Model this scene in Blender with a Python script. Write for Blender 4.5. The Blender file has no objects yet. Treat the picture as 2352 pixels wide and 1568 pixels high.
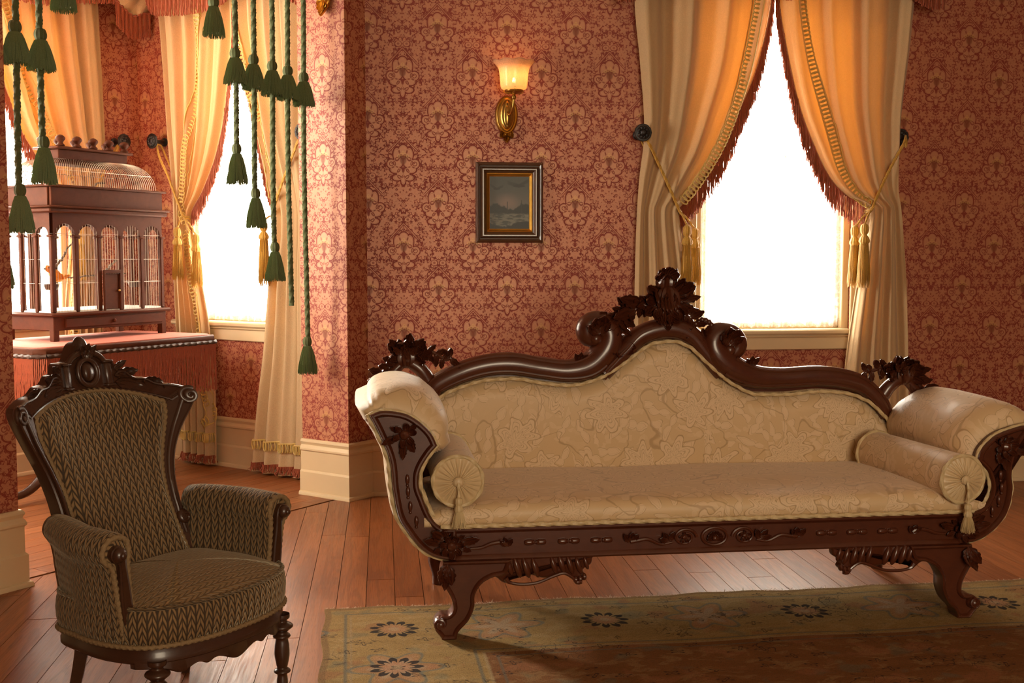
import bpy, math, random
import numpy as np
from mathutils import Vector, Matrix

random.seed(7); RNG = np.random.RandomState(11)
scene = bpy.context.scene
COL = scene.collection
PI = math.pi; TAU = 2 * math.pi
R = math.radians

# ------------------------------------------------------------------ camera
EYE = 1.42
cam_data = bpy.data.cameras.new('camera'); cam = bpy.data.objects.new('camera', cam_data)
COL.objects.link(cam); scene.camera = cam
cam_data.sensor_width = 36.0; cam_data.lens = 36.0 * 2600 / 2352
cam_data.clip_start = 0.05
cam.location = (0, 0, EYE); cam.rotation_euler = (R(90) - math.atan(194 / 2600), 0, 0)

# ------------------------------------------------------------------ plan of the place (metres, z up)
def unit(deg): return np.array([math.cos(R(deg)), math.sin(R(deg)), 0.0])
MD = unit(6.5); MN = unit(96.5)                 # long wall: along it, and outwards through it
K = np.array([-.84, 6.66, 0.])                  # corner of long wall and angled wall (at the skirting)
UU = -unit(56.); WW = unit(146.)                # alcove: along its opening, and into it
PR = np.array([-.945, 6.5, 0.])                 # right jamb of the alcove opening
def on_main(s, d, z): return K + MD * s + MN * (.03 - d) + np.array([0, 0, z])      # d = distance into the room
def on_side(w, d, z): return PR + WW * w + UU * (-.40 + d) + np.array([0, 0, z])    # alcove side wall
def on_far(u, d, z): return PR + UU * u + WW * (2.33 - d) + np.array([0, 0, z])     # alcove far wall
def on_left(w, d, z): return PR + UU * (2.45 - d) + WW * w + np.array([0, 0, z])    # alcove's other side wall
def on_open(u, w, z): return PR + UU * u + WW * w + np.array([0, 0, z])

# ------------------------------------------------------------------ sky, daylight and exposure
world = bpy.data.worlds.new('daylight'); scene.world = world; world.use_nodes = True
_bg = world.node_tree.nodes['Background']
_bg.inputs[0].default_value = (1.0, .91, .77, 1); _bg.inputs[1].default_value = 27.0
vs = scene.view_settings
scene.display_settings.display_device = 'sRGB'
vs.view_transform = 'Standard'; vs.look = 'None'; vs.exposure = 0.0; vs.gamma = 1.0; vs.use_curve_mapping = False
scene.cycles.use_denoising = True
scene.cycles.max_bounces = 7; scene.cycles.diffuse_bounces = 4; scene.cycles.glossy_bounces = 3
scene.cycles.adaptive_threshold = .035
scene.cycles.transmission_bounces = 4; scene.cycles.transparent_max_bounces = 12
scene.cycles.sample_clamp_indirect = 6.0
scene.cycles.caustics_reflective = False; scene.cycles.caustics_refractive = False

def area(name, loc, aim, size, energy, color, portal=False):
    d = bpy.data.lights.new(name, 'AREA'); d.shape = 'RECTANGLE'; d.size, d.size_y = size
    d.energy = energy; d.color = color
    d.cycles.is_portal = portal
    o = bpy.data.objects.new(name, d); COL.objects.link(o); o.location = loc
    o.rotation_euler = Vector(aim).to_track_quat('-Z', 'Y').to_euler()
    return o
area('window_light', on_main(2.465, -.26, 2.0), -MN, (1.06, 2.1), 1, (1, 1, 1), True)
area('window_light', on_side(1.39, -.26, 2.0), UU, (.96, 2.1), 1, (1, 1, 1), True)
area('window_light', on_far(1.19, -.26, 2.0), -WW, (2.0, 2.1), 1, (1, 1, 1), True)
area('window_left_offscreen', on_left(1.30, -.26, 2.0), -UU, (1.2, 2.1), 1, (1, 1, 1), True)
# daylight from the windows of the room's side behind the camera: as far off as that wall, as bright as the sky through warm curtains
area('window_behind_offscreen', (1.6, -2.5, 1.85), (0, 1, 0), (2.2, 2.0), 185, (1.0, .82, .58))
_sun = bpy.data.lights.new('sun_offscreen', 'SUN'); _sun.energy = 8.0; _sun.angle = R(5); _sun.color = (1.0, .95, .86)
sun = bpy.data.objects.new('sun_offscreen', _sun); COL.objects.link(sun)
sun.rotation_euler = Vector((.77 * math.cos(R(21)), -.64 * math.cos(R(21)), -math.sin(R(21)))).to_track_quat('-Z', 'Y').to_euler()

# ------------------------------------------------------------------ mesh toolkit
class MB:
    """collects pieces of ONE mesh"""
    def __init__(s): s.v = []; s.f = []; s.uv = []; s.n = 0
    def add(s, V, F, UV=None):
        V = np.asarray(V, float).reshape(-1, 3)
        if UV is None: UV = np.zeros((len(V), 2))
        s.v.append(V); s.uv.append(np.asarray(UV, float))
        if isinstance(F, np.ndarray): s.f.append(F + s.n)
        else: s.f += [np.asarray([f], int) + s.n for f in F]
        s.n += len(V); return s
    def mesh(s, name, mat, smooth=True, angle=40):
        me = bpy.data.meshes.new(name)
        V = np.concatenate(s.v); UV = np.concatenate(s.uv)
        loops = np.concatenate([a.ravel() for a in s.f]); tot = np.concatenate([np.full(len(a), a.shape[1]) for a in s.f])
        start = np.concatenate([[0], np.cumsum(tot)[:-1]])
        me.vertices.add(len(V)); me.vertices.foreach_set('co', V.ravel().astype(np.float32))
        me.loops.add(len(loops)); me.loops.foreach_set('vertex_index', loops.astype(np.int32))
        me.polygons.add(len(tot)); me.polygons.foreach_set('loop_start', start.astype(np.int32))
        me.polygons.foreach_set('use_smooth', np.full(len(tot), smooth))
        me.update(calc_edges=True)
        l = me.uv_layers.new(name='UVMap'); l.data.foreach_set('uv', UV[loops].ravel().astype(np.float32))
        if smooth and angle: me.set_sharp_from_angle(angle=R(angle))
        if mat: me.materials.append(mat)
        me.validate()
        return me
    def build(s, name, mat, parent=None, smooth=True, angle=40, label=None, kind=None):
        o = bpy.data.objects.new(name, s.mesh(name, mat, smooth, angle)); COL.objects.link(o)
        if parent is not None: o.parent = parent
        if label: o['label'] = label
        if kind: o['kind'] = kind
        return o
def tag(o, label, cat, group=None):
    o['label'] = label; o['category'] = cat
    if group: o['group'] = group
    return o
def thing(name, label, cat, loc=(0, 0, 0), rz=0., group=None):
    o = bpy.data.objects.new(name, None); COL.objects.link(o); o.location = loc; o.rotation_euler = (0, 0, rz)
    o.empty_display_size = .1
    return tag(o, label, cat, group)
def struct(o): o['kind'] = 'structure'; return o
def inst(name, me, parent, loc=(0, 0, 0), rot=(0, 0, 0), sc=(1, 1, 1)):
    o = bpy.data.objects.new(name, me); COL.objects.link(o); o.parent = parent
    o.location = loc; o.rotation_euler = rot; o.scale = sc
    return o
def A(*p): return np.array(p, float)
def quads(nu, nv, cu=False, cv=False):
    i = np.arange(nu - (0 if cu else 1)); j = np.arange(nv - (0 if cv else 1))
    I, J = np.meshgrid(i, j, indexing='ij'); I2 = (I + 1) % nu; J2 = (J + 1) % nv
    return np.stack([I * nv + J, I2 * nv + J, I2 * nv + J2, I * nv + J2], -1).reshape(-1, 4)
def cr(pts, n, closed=False):
    """smooth curve through pts, n samples, even spacing"""
    P = np.asarray(pts, float); m = len(P)
    if closed: Q = np.concatenate([P[-1:], P, P[:2]]); k = m
    else: Q = np.concatenate([2 * P[:1] - P[1:2], P, 2 * P[-1:] - P[-2:-1]]); k = m - 1
    t = np.linspace(0, 1, 24, endpoint=False)[:, None]; out = []
    for i in range(k):
        a, b, c, d = Q[i:i + 4]
        out.append(.5 * ((2 * b) + (-a + c) * t + (2 * a - 5 * b + 4 * c - d) * t ** 2 + (-a + 3 * b - 3 * c + d) * t ** 3))
    out.append((P[:1] if closed else P[-1:])); out = np.concatenate(out)
    L = np.concatenate([[0], np.cumsum(np.linalg.norm(np.diff(out, axis=0), axis=1))])
    q = np.linspace(0, L[-1], n, endpoint=not closed)
    return np.stack([np.interp(q, L, out[:, c]) for c in range(P.shape[1])], 1)
def plen(P): return float(np.linalg.norm(np.diff(P, axis=0), axis=1).sum())
def pchip(x, y, q):
    """monotone interpolation"""
    x = np.asarray(x, float); y = np.asarray(y, float); o = np.argsort(x); x, y = x[o], y[o]
    h = np.diff(x); d = np.diff(y) / h; m = np.zeros(len(x)); m[0], m[-1] = d[0], d[-1]
    for i in range(1, len(x) - 1):
        m[i] = 0 if d[i - 1] * d[i] <= 0 else 2 / (1 / d[i - 1] + 1 / d[i])
    q = np.clip(np.asarray(q, float), x[0], x[-1]); i = np.clip(np.searchsorted(x, q) - 1, 0, len(h) - 1)
    t = (q - x[i]) / h[i]
    return ((2 * t ** 3 - 3 * t ** 2 + 1) * y[i] + (t ** 3 - 2 * t ** 2 + t) * h[i] * m[i] +
            (-2 * t ** 3 + 3 * t ** 2) * y[i + 1] + (t ** 3 - t ** 2) * h[i] * m[i + 1])
def frames(P, closed=False):
    P = np.asarray(P, float)
    T = (np.roll(P, -1, 0) - np.roll(P, 1, 0)) if closed else np.gradient(P, axis=0)
    T /= np.maximum(np.linalg.norm(T, axis=1, keepdims=True), 1e-9)
    ref = A(0, 0, 1) if abs(T[0][2]) < .9 else A(0, 1, 0)
    n = np.cross(T[0], ref); n /= np.linalg.norm(n); Ns = [n]
    for i in range(1, len(P)):
        n = n - T[i] * n.dot(T[i]); n /= max(np.linalg.norm(n), 1e-9); Ns.append(n)
    Ns = np.array(Ns); return T, Ns, np.cross(T, Ns)
def tube(P, r, sides=8, closed=False, caps=True, lobes=0, depth=.22, pitch=.03, flat=1.0):
    """swept tube; lobes>0 gives a twisted rope; flat squashes along the binormal"""
    P = np.asarray(P, float); n = len(P); T, N, B = frames(P, closed)
    r = np.full(n, r) if np.isscalar(r) else np.asarray(r, float)
    th = np.arange(sides) * TAU / sides
    L = np.concatenate([[0], np.cumsum(np.linalg.norm(np.diff(P, axis=0), axis=1))])
    rr = np.repeat(r[:, None], sides, 1)
    if lobes:
        ph = lobes * th[None] - TAU * L[:, None] / pitch
        rr = rr * (1 - depth + depth * np.abs(np.cos(ph / 2)) * 1.4)
    V = P[:, None] + rr[..., None] * (np.cos(th)[None, :, None] * N[:, None] + flat * np.sin(th)[None, :, None] * B[:, None])
    F = quads(n, sides, closed, True)
    UV = np.stack([np.repeat((th / TAU)[None], n, 0) * r.mean() * TAU, np.repeat(L[:, None], sides, 1)], -1).reshape(-1, 2)
    V = V.reshape(-1, 3)
    fl = [F]
    if caps and not closed:
        V = np.concatenate([V, P[:1], P[-1:]]); UV = np.concatenate([UV, UV[:1], UV[-1:]])
        a = n * sides; j = np.arange(sides); k = (j + 1) % sides
        tri = np.concatenate([np.stack([np.full(sides, a), k, j], 1), np.stack([np.full(sides, a + 1), (n - 1) * sides + j, (n - 1) * sides + k], 1)])
        return V, [F, tri], UV
    return V, [F], UV
def addt(mb, res):
    V, Fs, UV = res; base = mb.n
    mb.v.append(np.asarray(V, float)); mb.uv.append(UV); mb.n += len(V)
    for F in Fs: mb.f.append(F + base)
    return mb
def rope(P, r, lobes=3, sides=9, pitch=None, per=.004, closed=False):
    n = max(6, int(plen(np.asarray(P)) / per)); Q = cr(P, n, closed)
    return tube(Q, r, sides, closed, True, lobes, .3, pitch or r * 7)
def lathe(prof, seg=24, ripple=0, amp=0.):
    prof = np.asarray(prof, float); th = np.arange(seg) * TAU / seg
    rr = prof[:, 0][:, None] * (1 + amp * np.cos(ripple * th))[None]
    V = np.stack([rr * np.cos(th), rr * np.sin(th), np.repeat(prof[:, 1][:, None], seg, 1)], -1).reshape(-1, 3)
    UV = np.stack([np.repeat((th)[None], len(prof), 0) * prof[:, 0].mean(), np.repeat(prof[:, 1][:, None], seg, 1)], -1).reshape(-1, 2)
    return V, quads(len(prof), seg, False, True), UV
def smoothprof(prof, n=40): return cr(prof, n)
def bbox_(c, s, b=.004):
    """chamfered box, centre c, size s"""
    c = A(*c); h = A(*s) / 2; b = min(b, h.min() * .9); V = []; idx = {}
    for sx in (-1, 1):
        for sy in (-1, 1):
            for sz in (-1, 1):
                for ax in range(3):
                    p = A(sx, sy, sz) * (h - b); p[ax] = (sx, sy, sz)[ax] * h[ax]
                    idx[(sx, sy, sz, ax)] = len(V); V.append(c + p)
    F = []
    S = (-1, 1)
    for ax in range(3):
        o = [a for a in range(3) if a != ax]
        for s0 in S:
            def g(a, b_, axx=ax):
                k = [0, 0, 0]; k[ax] = s0; k[o[0]] = a; k[o[1]] = b_; return idx[(*k, axx)]
            q = [g(-1, -1), g(1, -1), g(1, 1), g(-1, 1)]
            flip = (s0 < 0) ^ (ax == 1)
            F.append(q[::-1] if flip else q)
    for ax in range(3):
        o = [a for a in range(3) if a != ax]
        for a in S:
            for b_ in S:
                def g(t, axx):
                    k = [0, 0, 0]; k[ax] = t; k[o[0]] = a; k[o[1]] = b_; return idx[(*k, axx)]
                F.append([g(-1, o[0]), g(1, o[0]), g(1, o[1]), g(-1, o[1])])
    for sx in S:
        for sy in S:
            for sz in S: F.append([idx[(sx, sy, sz, 0)], idx[(sx, sy, sz, 1)], idx[(sx, sy, sz, 2)]])
    V = np.array(V)
    # orient outwards
    G = []
    for f in F:
        p = V[f]; nrm = np.cross(p[1] - p[0], p[2] - p[0]); G.append(f if nrm.dot(p.mean(0) - c) > 0 else f[::-1])
    return V, G
def addbox(mb, c, s, b=.004, M=None):
    V, F = bbox_(c, s, b)
    if M is not None: V = xf(V, M)
    UV = V[:, [0, 2]].copy()
    return mb.add(V, F, UV)
def xf(V, M):
    M = np.array(M); return np.asarray(V) @ M[:3, :3].T + M[:3, 3]
def loc_rot(loc, rz=0., rx=0., ry=0.):
    return np.array(Matrix.Translation(loc) @ Matrix.Rotation(rz, 4, 'Z') @ Matrix.Rotation(ry, 4, 'Y') @ Matrix.Rotation(rx, 4, 'X'))
def normals2d(O):
    """outward normals of a counter-clockwise outline"""
    e = np.roll(O, -1, 0) - O; e /= np.maximum(np.linalg.norm(e, axis=1, keepdims=True), 1e-9)
    n = np.stack([e[:, 1], -e[:, 0]], 1); m = n + np.roll(n, 1, 0); l = np.maximum((m * m).sum(1, keepdims=True), .6)
    return 2 * m / l
def ccw(O):
    O = np.asarray(O, float); x, y = O[:, 0], O[:, 1]
    return O if (x * np.roll(y, -1) - np.roll(x, -1) * y).sum() > 0 else O[::-1]
def loft(mb, O, rings, w=None, caps=(True, True), plane='xz'):
    """outline O (x,z) lofted along y; rings = [(y, offset)], w = weight of the offset per point"""
    O = ccw(O); N = normals2d(O); n = len(O); w = np.ones(n) if w is None else np.asarray(w)
    V = []
    for y, o in rings:
        P = O + N * (w * o)[:, None]; V.append(np.stack([P[:, 0], np.full(n, y), P[:, 1]], 1))
    V = np.concatenate(V); m = len(rings)
    L = np.concatenate([[0], np.cumsum(np.linalg.norm(np.diff(np.concatenate([O, O[:1]]), axis=0), axis=1))])[:-1]
    UV = np.stack([np.tile(L, m), np.repeat([r[0] for r in rings], n)], 1)
    F = quads(m, n, False, True); base = mb.n
    mb.v.append(V); mb.uv.append(UV); mb.n += len(V); mb.f.append(F[:, ::-1] + base if False else F + base)
    if caps[0]: mb.f.append(np.arange(n)[None] + base)
    if caps[1]: mb.f.append((np.arange(n)[::-1] + (m - 1) * n)[None] + base)
    return mb
def prism(mb, O, y0, y1, b=.006):
    """outline in x,z; front at y0 < y1, bevelled"""
    return loft(mb, O, [(y0, -b), (y0 + b * .35, -b * .35), (y0 + b, 0), (y1 - b, 0), (y1, -b)])
def grid(f, nu, nv, cu=False, cv=False):
    u = np.linspace(0, 1, nu, endpoint=not cu); v = np.linspace(0, 1, nv, endpoint=not cv)
    U, W = np.meshgrid(u, v, indexing='ij'); r = f(U.ravel(), W.ravel())
    return (r[0], quads(nu, nv, cu, cv), r[1]) if isinstance(r, tuple) else (r, quads(nu, nv, cu, cv), np.stack([U.ravel(), W.ravel()], 1))
def ball(c, r, nu=14, nv=9, ridge=0, amp=.0):
    c = A(*c); r = np.asarray(r, float) * np.ones(3)
    th = np.arange(nu) * TAU / nu; ph = np.linspace(.02, PI - .02, nv)
    T, Pp = np.meshgrid(th, ph, indexing='ij'); k = 1 + amp * np.cos(ridge * T) * np.sin(Pp)
    V = np.stack([k * np.sin(Pp) * np.cos(T), k * np.sin(Pp) * np.sin(T), np.cos(Pp)], -1).reshape(-1, 3) * r + c
    return V, quads(nu, nv, True, False)[:, ::-1]
def strands(mb, tops, length, r, seg=5, sides=4, sway=.004, down=None, taper=.8, twist=True):
    """many hanging threads: tops (n,3), length (n,) or scalar"""
    tops = np.asarray(tops, float); n = len(tops); ln = np.ones(n) * length
    t = np.linspace(0, 1, seg); d = A(0, 0, -1) if down is None else np.asarray(down, float)
    d = np.broadcast_to(d, (n, 3))
    sw = RNG.normal(0, sway, (n, 2)); w2 = RNG.normal(0, sway * .5, (n, seg, 2)) * t[None, :, None]
    C = tops[:, None] + d[:, None] * (t[None] * ln[:, None])[..., None]
    C = C + np.concatenate([sw[:, None] * (t ** 2)[None, :, None] + w2, np.zeros((n, seg, 1))], -1)
    th = np.arange(sides) * TAU / sides; ring = np.stack([np.cos(th), np.sin(th), 0 * th], 1)
    rad = r * (1 + (taper - 1) * t)
    if twist: rad = rad * (1 + .25 * (np.arange(seg) % 2))
    V = C[:, :, None] + rad[None, :, None, None] * ring[None, None]
    F = quads(seg, sides, False, True); F = (F[None] + (np.arange(n) * seg * sides)[:, None, None]).reshape(-1, 4)
    return mb.add(V.reshape(-1, 3), F)
def leaf_mesh(name, mat, L=.1, W=.04, lobes=4, curl=.35, thick=.006, cup=.25, nu=13, nv=7):
    """carved leaf lying along +x, front towards -y, tip curling out"""
    t = np.linspace(0, 1, nu); s = np.linspace(-1, 1, nv)
    T, S = np.meshgrid(t, s, indexing='ij')
    w = W * .5 * np.sin(PI * np.clip(T, 0, 1) ** .75) ** .8 * (1 - .15 * T)
    saw = 1 + .42 * np.abs(S) ** 2 * (np.abs(((T * lobes) % 1) - .35) * 1.6 - .45)
    X = L * T + L * .10 * np.abs(S) * np.sin(PI * T); Z = w * S * saw
    Yc = -(curl * L * T ** 2.4) - cup * W * (np.abs(S) ** 1.5 - .5) * np.sin(PI * T) + .10 * W * np.cos(S * PI * 3) * np.sin(PI * T)
    top = np.stack([X, Yc - thick * .5 * (1 - .7 * np.abs(S)), Z], -1).reshape(-1, 3)
    bot = np.stack([X, Yc + thick * .5, Z], -1).reshape(-1, 3)
    F = quads(nu, nv); mb = MB(); mb.add(np.concatenate([top, bot]), np.concatenate([F[:, ::-1], F + nu * nv]))
    e = np.concatenate([np.arange(nu) * nv, (nu - 1) * nv + np.arange(1, nv), (np.arange(nu - 1)[::-1]) * nv + nv - 1, np.arange(1, nv - 1)[::-1]])
    e2 = np.roll(e, -1); mb.f.append(np.stack([e, e2, e2 + nu * nv, e + nu * nv], 1))
    return mb.mesh(name, mat, True, 60)

# ------------------------------------------------------------------ procedural materials
class X:
    """scalar/vector node expression"""
    def __init__(s, g, sock): s.g = g; s.s = sock
    def _m(s, op, *a, clamp=False): return s.g.math(op, s, *a, clamp=clamp)
    def __add__(s, o): return s._m('ADD', o)
    __radd__ = __add__
    def __mul__(s, o): return s._m('MULTIPLY', o)
    __rmul__ = __mul__
    def __sub__(s, o): return s._m('SUBTRACT', o)
    def __rsub__(s, o): return s.g.math('SUBTRACT', o, s)
    def __truediv__(s, o): return s._m('DIVIDE', o)
    def abs(s): return s._m('ABSOLUTE')
    def fract(s): return s._m('FRACT')
    def floor(s): return s._m('FLOOR')
    def sin(s): return s._m('SINE')
    def cos(s): return s._m('COSINE')
    def sqrt(s): return s._m('SQRT')
    def min(s, o): return s._m('MINIMUM', o)
    def max(s, o): return s._m('MAXIMUM', o)
    def clamp(s): return s._m('ADD', 0.0, clamp=True)
    def pow(s, o): return s._m('POWER', o)
    def below(s, edge, soft):      # 1 where s < edge
        return s.g.ramp(s, edge - soft, edge + soft, 1., 0.)
    def above(s, edge, soft): return s.g.ramp(s, edge - soft, edge + soft, 0., 1.)
    def band(s, c, hw, soft): return (s - c).abs().below(hw, soft)
class Graph:
    def __init__(s, name):
        s.mat = bpy.data.materials.new(name); s.mat.use_nodes = True; s.t = s.mat.node_tree
        s.t.nodes.clear(); s.out = s.t.nodes.new('ShaderNodeOutputMaterial')
    def node(s, typ, ins=None, **props):
        n = s.t.nodes.new(typ)
        for k, v in props.items(): setattr(n, k, v)
        for k, v in (ins or {}).items(): s.put(n.inputs[k], v)
        return n
    def put(s, sock, v):
        if isinstance(v, X): s.t.links.new(v.s, sock)
        elif hasattr(v, 'is_output'): s.t.links.new(v, sock)
        else:
            if isinstance(v, (tuple, list)) and len(v) == 3 and sock.type == 'RGBA': v = (*v, 1)
            sock.default_value = v
    def math(s, op, *a, clamp=False):
        n = s.node('ShaderNodeMath', operation=op, use_clamp=clamp)
        for i, v in enumerate(a): s.put(n.inputs[i], v)
        return X(s, n.outputs[0])
    def ramp(s, x, a, b, c, d):
        n = s.node('ShaderNodeMapRange', {0: x, 1: a, 2: b, 3: c, 4: d}, interpolation_type='SMOOTHSTEP')
        return X(s, n.outputs[0])
    def uv(s):
        n = s.node('ShaderNodeUVMap'); n.uv_map = 'UVMap'; return X(s, n.outputs[0])
    def obj(s): return X(s, s.node('ShaderNodeTexCoord').outputs['Object'])
    def sep(s, v):
        n = s.node('ShaderNodeSeparateXYZ', {0: v}); return [X(s, o) for o in n.outputs]
    def vec(s, x=0., y=0., z=0.): return X(s, s.node('ShaderNodeCombineXYZ', {0: x, 1: y, 2: z}).outputs[0])
    def vscale(s, v, k): 
        n = s.node('ShaderNodeVectorMath', {0: v, 1: k}, operation='MULTIPLY'); return X(s, n.outputs[0])
    def noise(s, v, scale, detail=3., rough=.5, dist=0., out=0):
        n = s.node('ShaderNodeTexNoise', {'Vector': v, 'Scale': scale, 'Detail': detail, 'Roughness': rough, 'Distortion': dist})
        return X(s, n.outputs[out])
    def voro(s, v, scale, rnd=1., feature='F1'):
        return s.node('ShaderNodeTexVoronoi', {'Vector': v, 'Scale': scale, 'Randomness': rnd}, feature=feature)
    def rand(s): return X(s, s.node('ShaderNodeObjectInfo').outputs['Random'])
    def mix(s, f, a, b, mode='MIX'):
        n = s.node('ShaderNodeMix', data_type='RGBA', blend_type=mode)
        s.put(n.inputs[0], f); s.put(n.inputs[6], a); s.put(n.inputs[7], b); return X(s, n.outputs[2])
    def bump(s, h, dist=.002, strength=.5):
        n = s.node('ShaderNodeBump', {'Height': h, 'Distance': dist, 'Strength': strength}); return X(s, n.outputs[0])
    def bsdf(s, color, rough=.5, metal=0., normal=None, **kw):
        ins = {'Base Color': color, 'Roughness': rough, 'Metallic': metal}
        if normal is not None: ins['Normal'] = normal
        ins.update(kw); return s.node('ShaderNodeBsdfPrincipled', ins).outputs[0]
    def surf(s, sh): s.t.links.new(sh, s.out.inputs[0]); return s.mat
    def mixsh(s, f, a, b):
        n = s.node('ShaderNodeMixShader', {0: f}); s.t.links.new(a, n.inputs[1]); s.t.links.new(b, n.inputs[2]); return n.outputs[0]
def plain(name, color, rough=.5, metal=0., var=.12, scale=30., bump=.0, **kw):
    g = Graph(name); n = g.noise(g.obj(), scale, 4)
    c = g.mix(n, tuple(v * (1 - var) for v in color), tuple(min(1, v * (1 + var)) for v in color))
    nrm = g.bump(g.noise(g.obj(), scale * 4, 3), .002, bump) if bump else None
    return g.surf(g.bsdf(c, rough, metal, nrm, **kw))
def leafcells(g, v, scale, lobes, inner, outer, soft=.03, spin=9., sharp=False):
    """star-shaped leaves, one in each cell; returns 1 inside a leaf and the leaf radius field"""
    vo = g.voro(v, scale, .85); n = g.node('ShaderNodeVectorMath', {0: v, 1: (scale, scale, scale)}, operation='MULTIPLY')
    p = g.node('ShaderNodeVectorMath', {0: vo.outputs['Position'], 1: (scale, scale, scale)}, operation='MULTIPLY')
    d = g.node('ShaderNodeVectorMath', {0: n.outputs[0], 1: p.outputs[0]}, operation='SUBTRACT')
    x, y, z = g.sep(X(g, d.outputs[0])); r = (x * x + y * y).sqrt()
    cx = g.sep(X(g, vo.outputs['Color']))
    th = g.math('ARCTAN2', y, x) * lobes + cx[0] * spin
    if sharp: e = r - ((1. - (th * .5).sin().abs()) * (outer - inner) + inner)
    else: e = r - (th.cos() * ((outer - inner) * .5) + (outer + inner) * .5)
    return e.below(0., soft), e, cx[1]

def make_wallpaper():
    g = Graph('damask_wallpaper'); x, z, _ = g.sep(g.uv())
    PX, PZ = .41, .51; z = z - .191
    mx = ((x / PX).fract() - .5).abs() * PX                     # mirrored about every stripe
    v = g.vec(mx, z, 0.)
    wob = g.noise(v, 12., 2., out=1); n = g.node('ShaderNodeVectorMath', {0: wob, 1: (.014, .014, 0.), 2: v}, operation='MULTIPLY_ADD')
    v2 = X(g, n.outputs[0])
    big, e1, r1 = leafcells(g, v2, 18., 5., .25, .53, .035)
    small, e2, r2 = leafcells(g, v2, 42., 4., .24, .50, .05)
    small = small * e1.above(.10, .03)
    vein = e1.band(-.16, .03, .02) * .35
    light = (big - vein).max(small * .8)
    sprig = g.noise(v2, 17., 1., .5, 1.2).band(.5, .014, .010) * e1.above(.03, .02)
    light = light.max(sprig * .7)
    acc = {}
    def put(k, val): acc[k] = val if k not in acc else acc[k].max(val)
    for k in (0, 1):
        a = (((x / PX) + (.5 if k else 0.)).fract() - .5).abs() * PX
        b = (((z / PZ) + (.5 if k else 0.)).fract() - .5) * PZ
        def disc(cx, cy, rx, ry=None):
            ry = ry or rx; k_ = .88; u = (a - cx * k_) / (rx * k_); w = (b - cy * k_) / (ry * k_)
            return ((u * u + w * w).sqrt() - 1.) * (min(rx, ry) * k_)
        tip = disc(.0, .078, .030, .034); wing = disc(.042, .050, .022, .042); cheek = disc(.034, -.002, .030, .034)
        volute = disc(.078, -.012, .028); under = disc(.052, -.050, .032, .022); drop = disc(.020, -.076, .022, .034); foot = disc(.040, -.104, .028, .018); tail = disc(0., -.118, .014, .030)
        parts = [tip, wing, cheek, volute, under, drop, foot, tail]
        d = parts[0]
        for p in parts[1:]: d = d.min(p)
        put('flower', d.below(0, .001)); put('out', d.band(.0035, .0032, .0010))
        for p in parts: put('line', p.band(-.001, .0026, .0012) * (d + .0025).below(0., .001))
        put('line', disc(.078, -.012, .013).band(0, .0026, .001)); put('line', disc(.074, -.008, .005).below(0, .001))
        put('line', disc(0., -.052, .010, .018).below(0, .0015))
        put('heart', disc(0, .014, .022, .030).below(0, .006).max(disc(0., .034, .034, .014).below(0, .006)) * .85)
        for cx, cy, r_ in ((.012, .050, .0085), (.030, .040, .008), (.0, .066, .007)): put('gold', disc(cx, cy, r_).band(0, .0018, .001))
        # two little buds under the next flower and the arching stem between
        put('bud', disc(.028, .198, .020, .016).below(0, .002)); put('bring', disc(.028, .198, .020, .016).band(.002, .0022, .001).max(disc(.028, .198, .009, .008).below(0., .002)))
        arch = (b - .150 + a * 1.05).abs().below(.0035, .0015) * a.below(.085, .01); put('stem', arch); put('out', (b - .150 + a * 1.05).abs().band(.007, .003, .0012) * a.below(.085, .01))
    lt = light * (1. - acc['out']); lt = lt.max(acc['flower']).max(acc['stem'] * .8).max(acc['bud'])
    lt = (lt - acc['line'] * .80 - acc['bring'] * .6).clamp()
    tone = g.noise(v, 3., 2.)
    dark = g.mix(tone, (.215, .026, .014), (.27, .040, .021))
    pale = g.mix(g.noise(v2, 60., 3.), (.47, .180, .090), (.55, .235, .125))
    pale = g.mix(acc['flower'] * .35, pale, (.55, .27, .14))
    c = g.mix(lt, dark, pale)
    c = g.mix(acc['heart'], c, (.23, .062, .024))
    c = g.mix(acc['gold'] * .7, c, (.62, .36, .12))
    ro = g.ramp(lt, 0., 1., .60, .42)
    return g.surf(g.bsdf(c, ro, g.ramp(lt, 0., 1., .03, .15)))

def make_plank(base_a, base_b, name):
    g = Graph(name); x, y, z = g.sep(g.obj()); r = g.rand()
    v = g.vec(x * 9. + r * 37., y * .8 + r * 91., r * 11.)
    ring = (g.noise(v, 1.6, 3., .55, .6) * 26.).sin() * .5 + .5
    fine = g.noise(g.vec(x * 220., y * 5., r * 20.), 1., 2.)
    pore = g.noise(g.vec(x * 500., y * 14., r * 5.), 1., 1.).below(.38, .05)
    c = g.mix(r, base_a, base_b)
    c = g.mix(ring.above(.55, .35) * .62, c, g.mix(.6, c, (.085, .022, .007)))
    c = g.mix(pore * .5, c, (.07, .018, .007)); c = g.mix(fine * .2, c, (.42, .17, .07))
    return g.surf(g.bsdf(c, g.ramp(fine, .2, .8, .30, .44), 0., g.bump(ring * .6 + fine * .5, .0006, .35), **{'Coat Weight': .0, 'Specular IOR Level': .32}))

def make_wood(name, a, b, rough=.28, coat=.5, scale=1., spec=.5):
    g = Graph(name); x, y, z = g.sep(g.obj())
    n = g.noise(g.vec(x * 9. * scale, y * 9. * scale, z * 9. * scale), 1.4, 4., .6, 1.2)
    f = g.noise(g.vec(x * 40. * scale, y * 160. * scale, z * 160. * scale), 1., 2.)
    c = g.mix(n, a, b); c = g.mix(f * .35, c, tuple(v * .45 for v in a))
    return g.surf(g.bsdf(c, rough, 0., g.bump(f, .0005, .25), **{'Coat Weight': coat, 'Coat Roughness': .12, 'Specular IOR Level': spec}))

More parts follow.
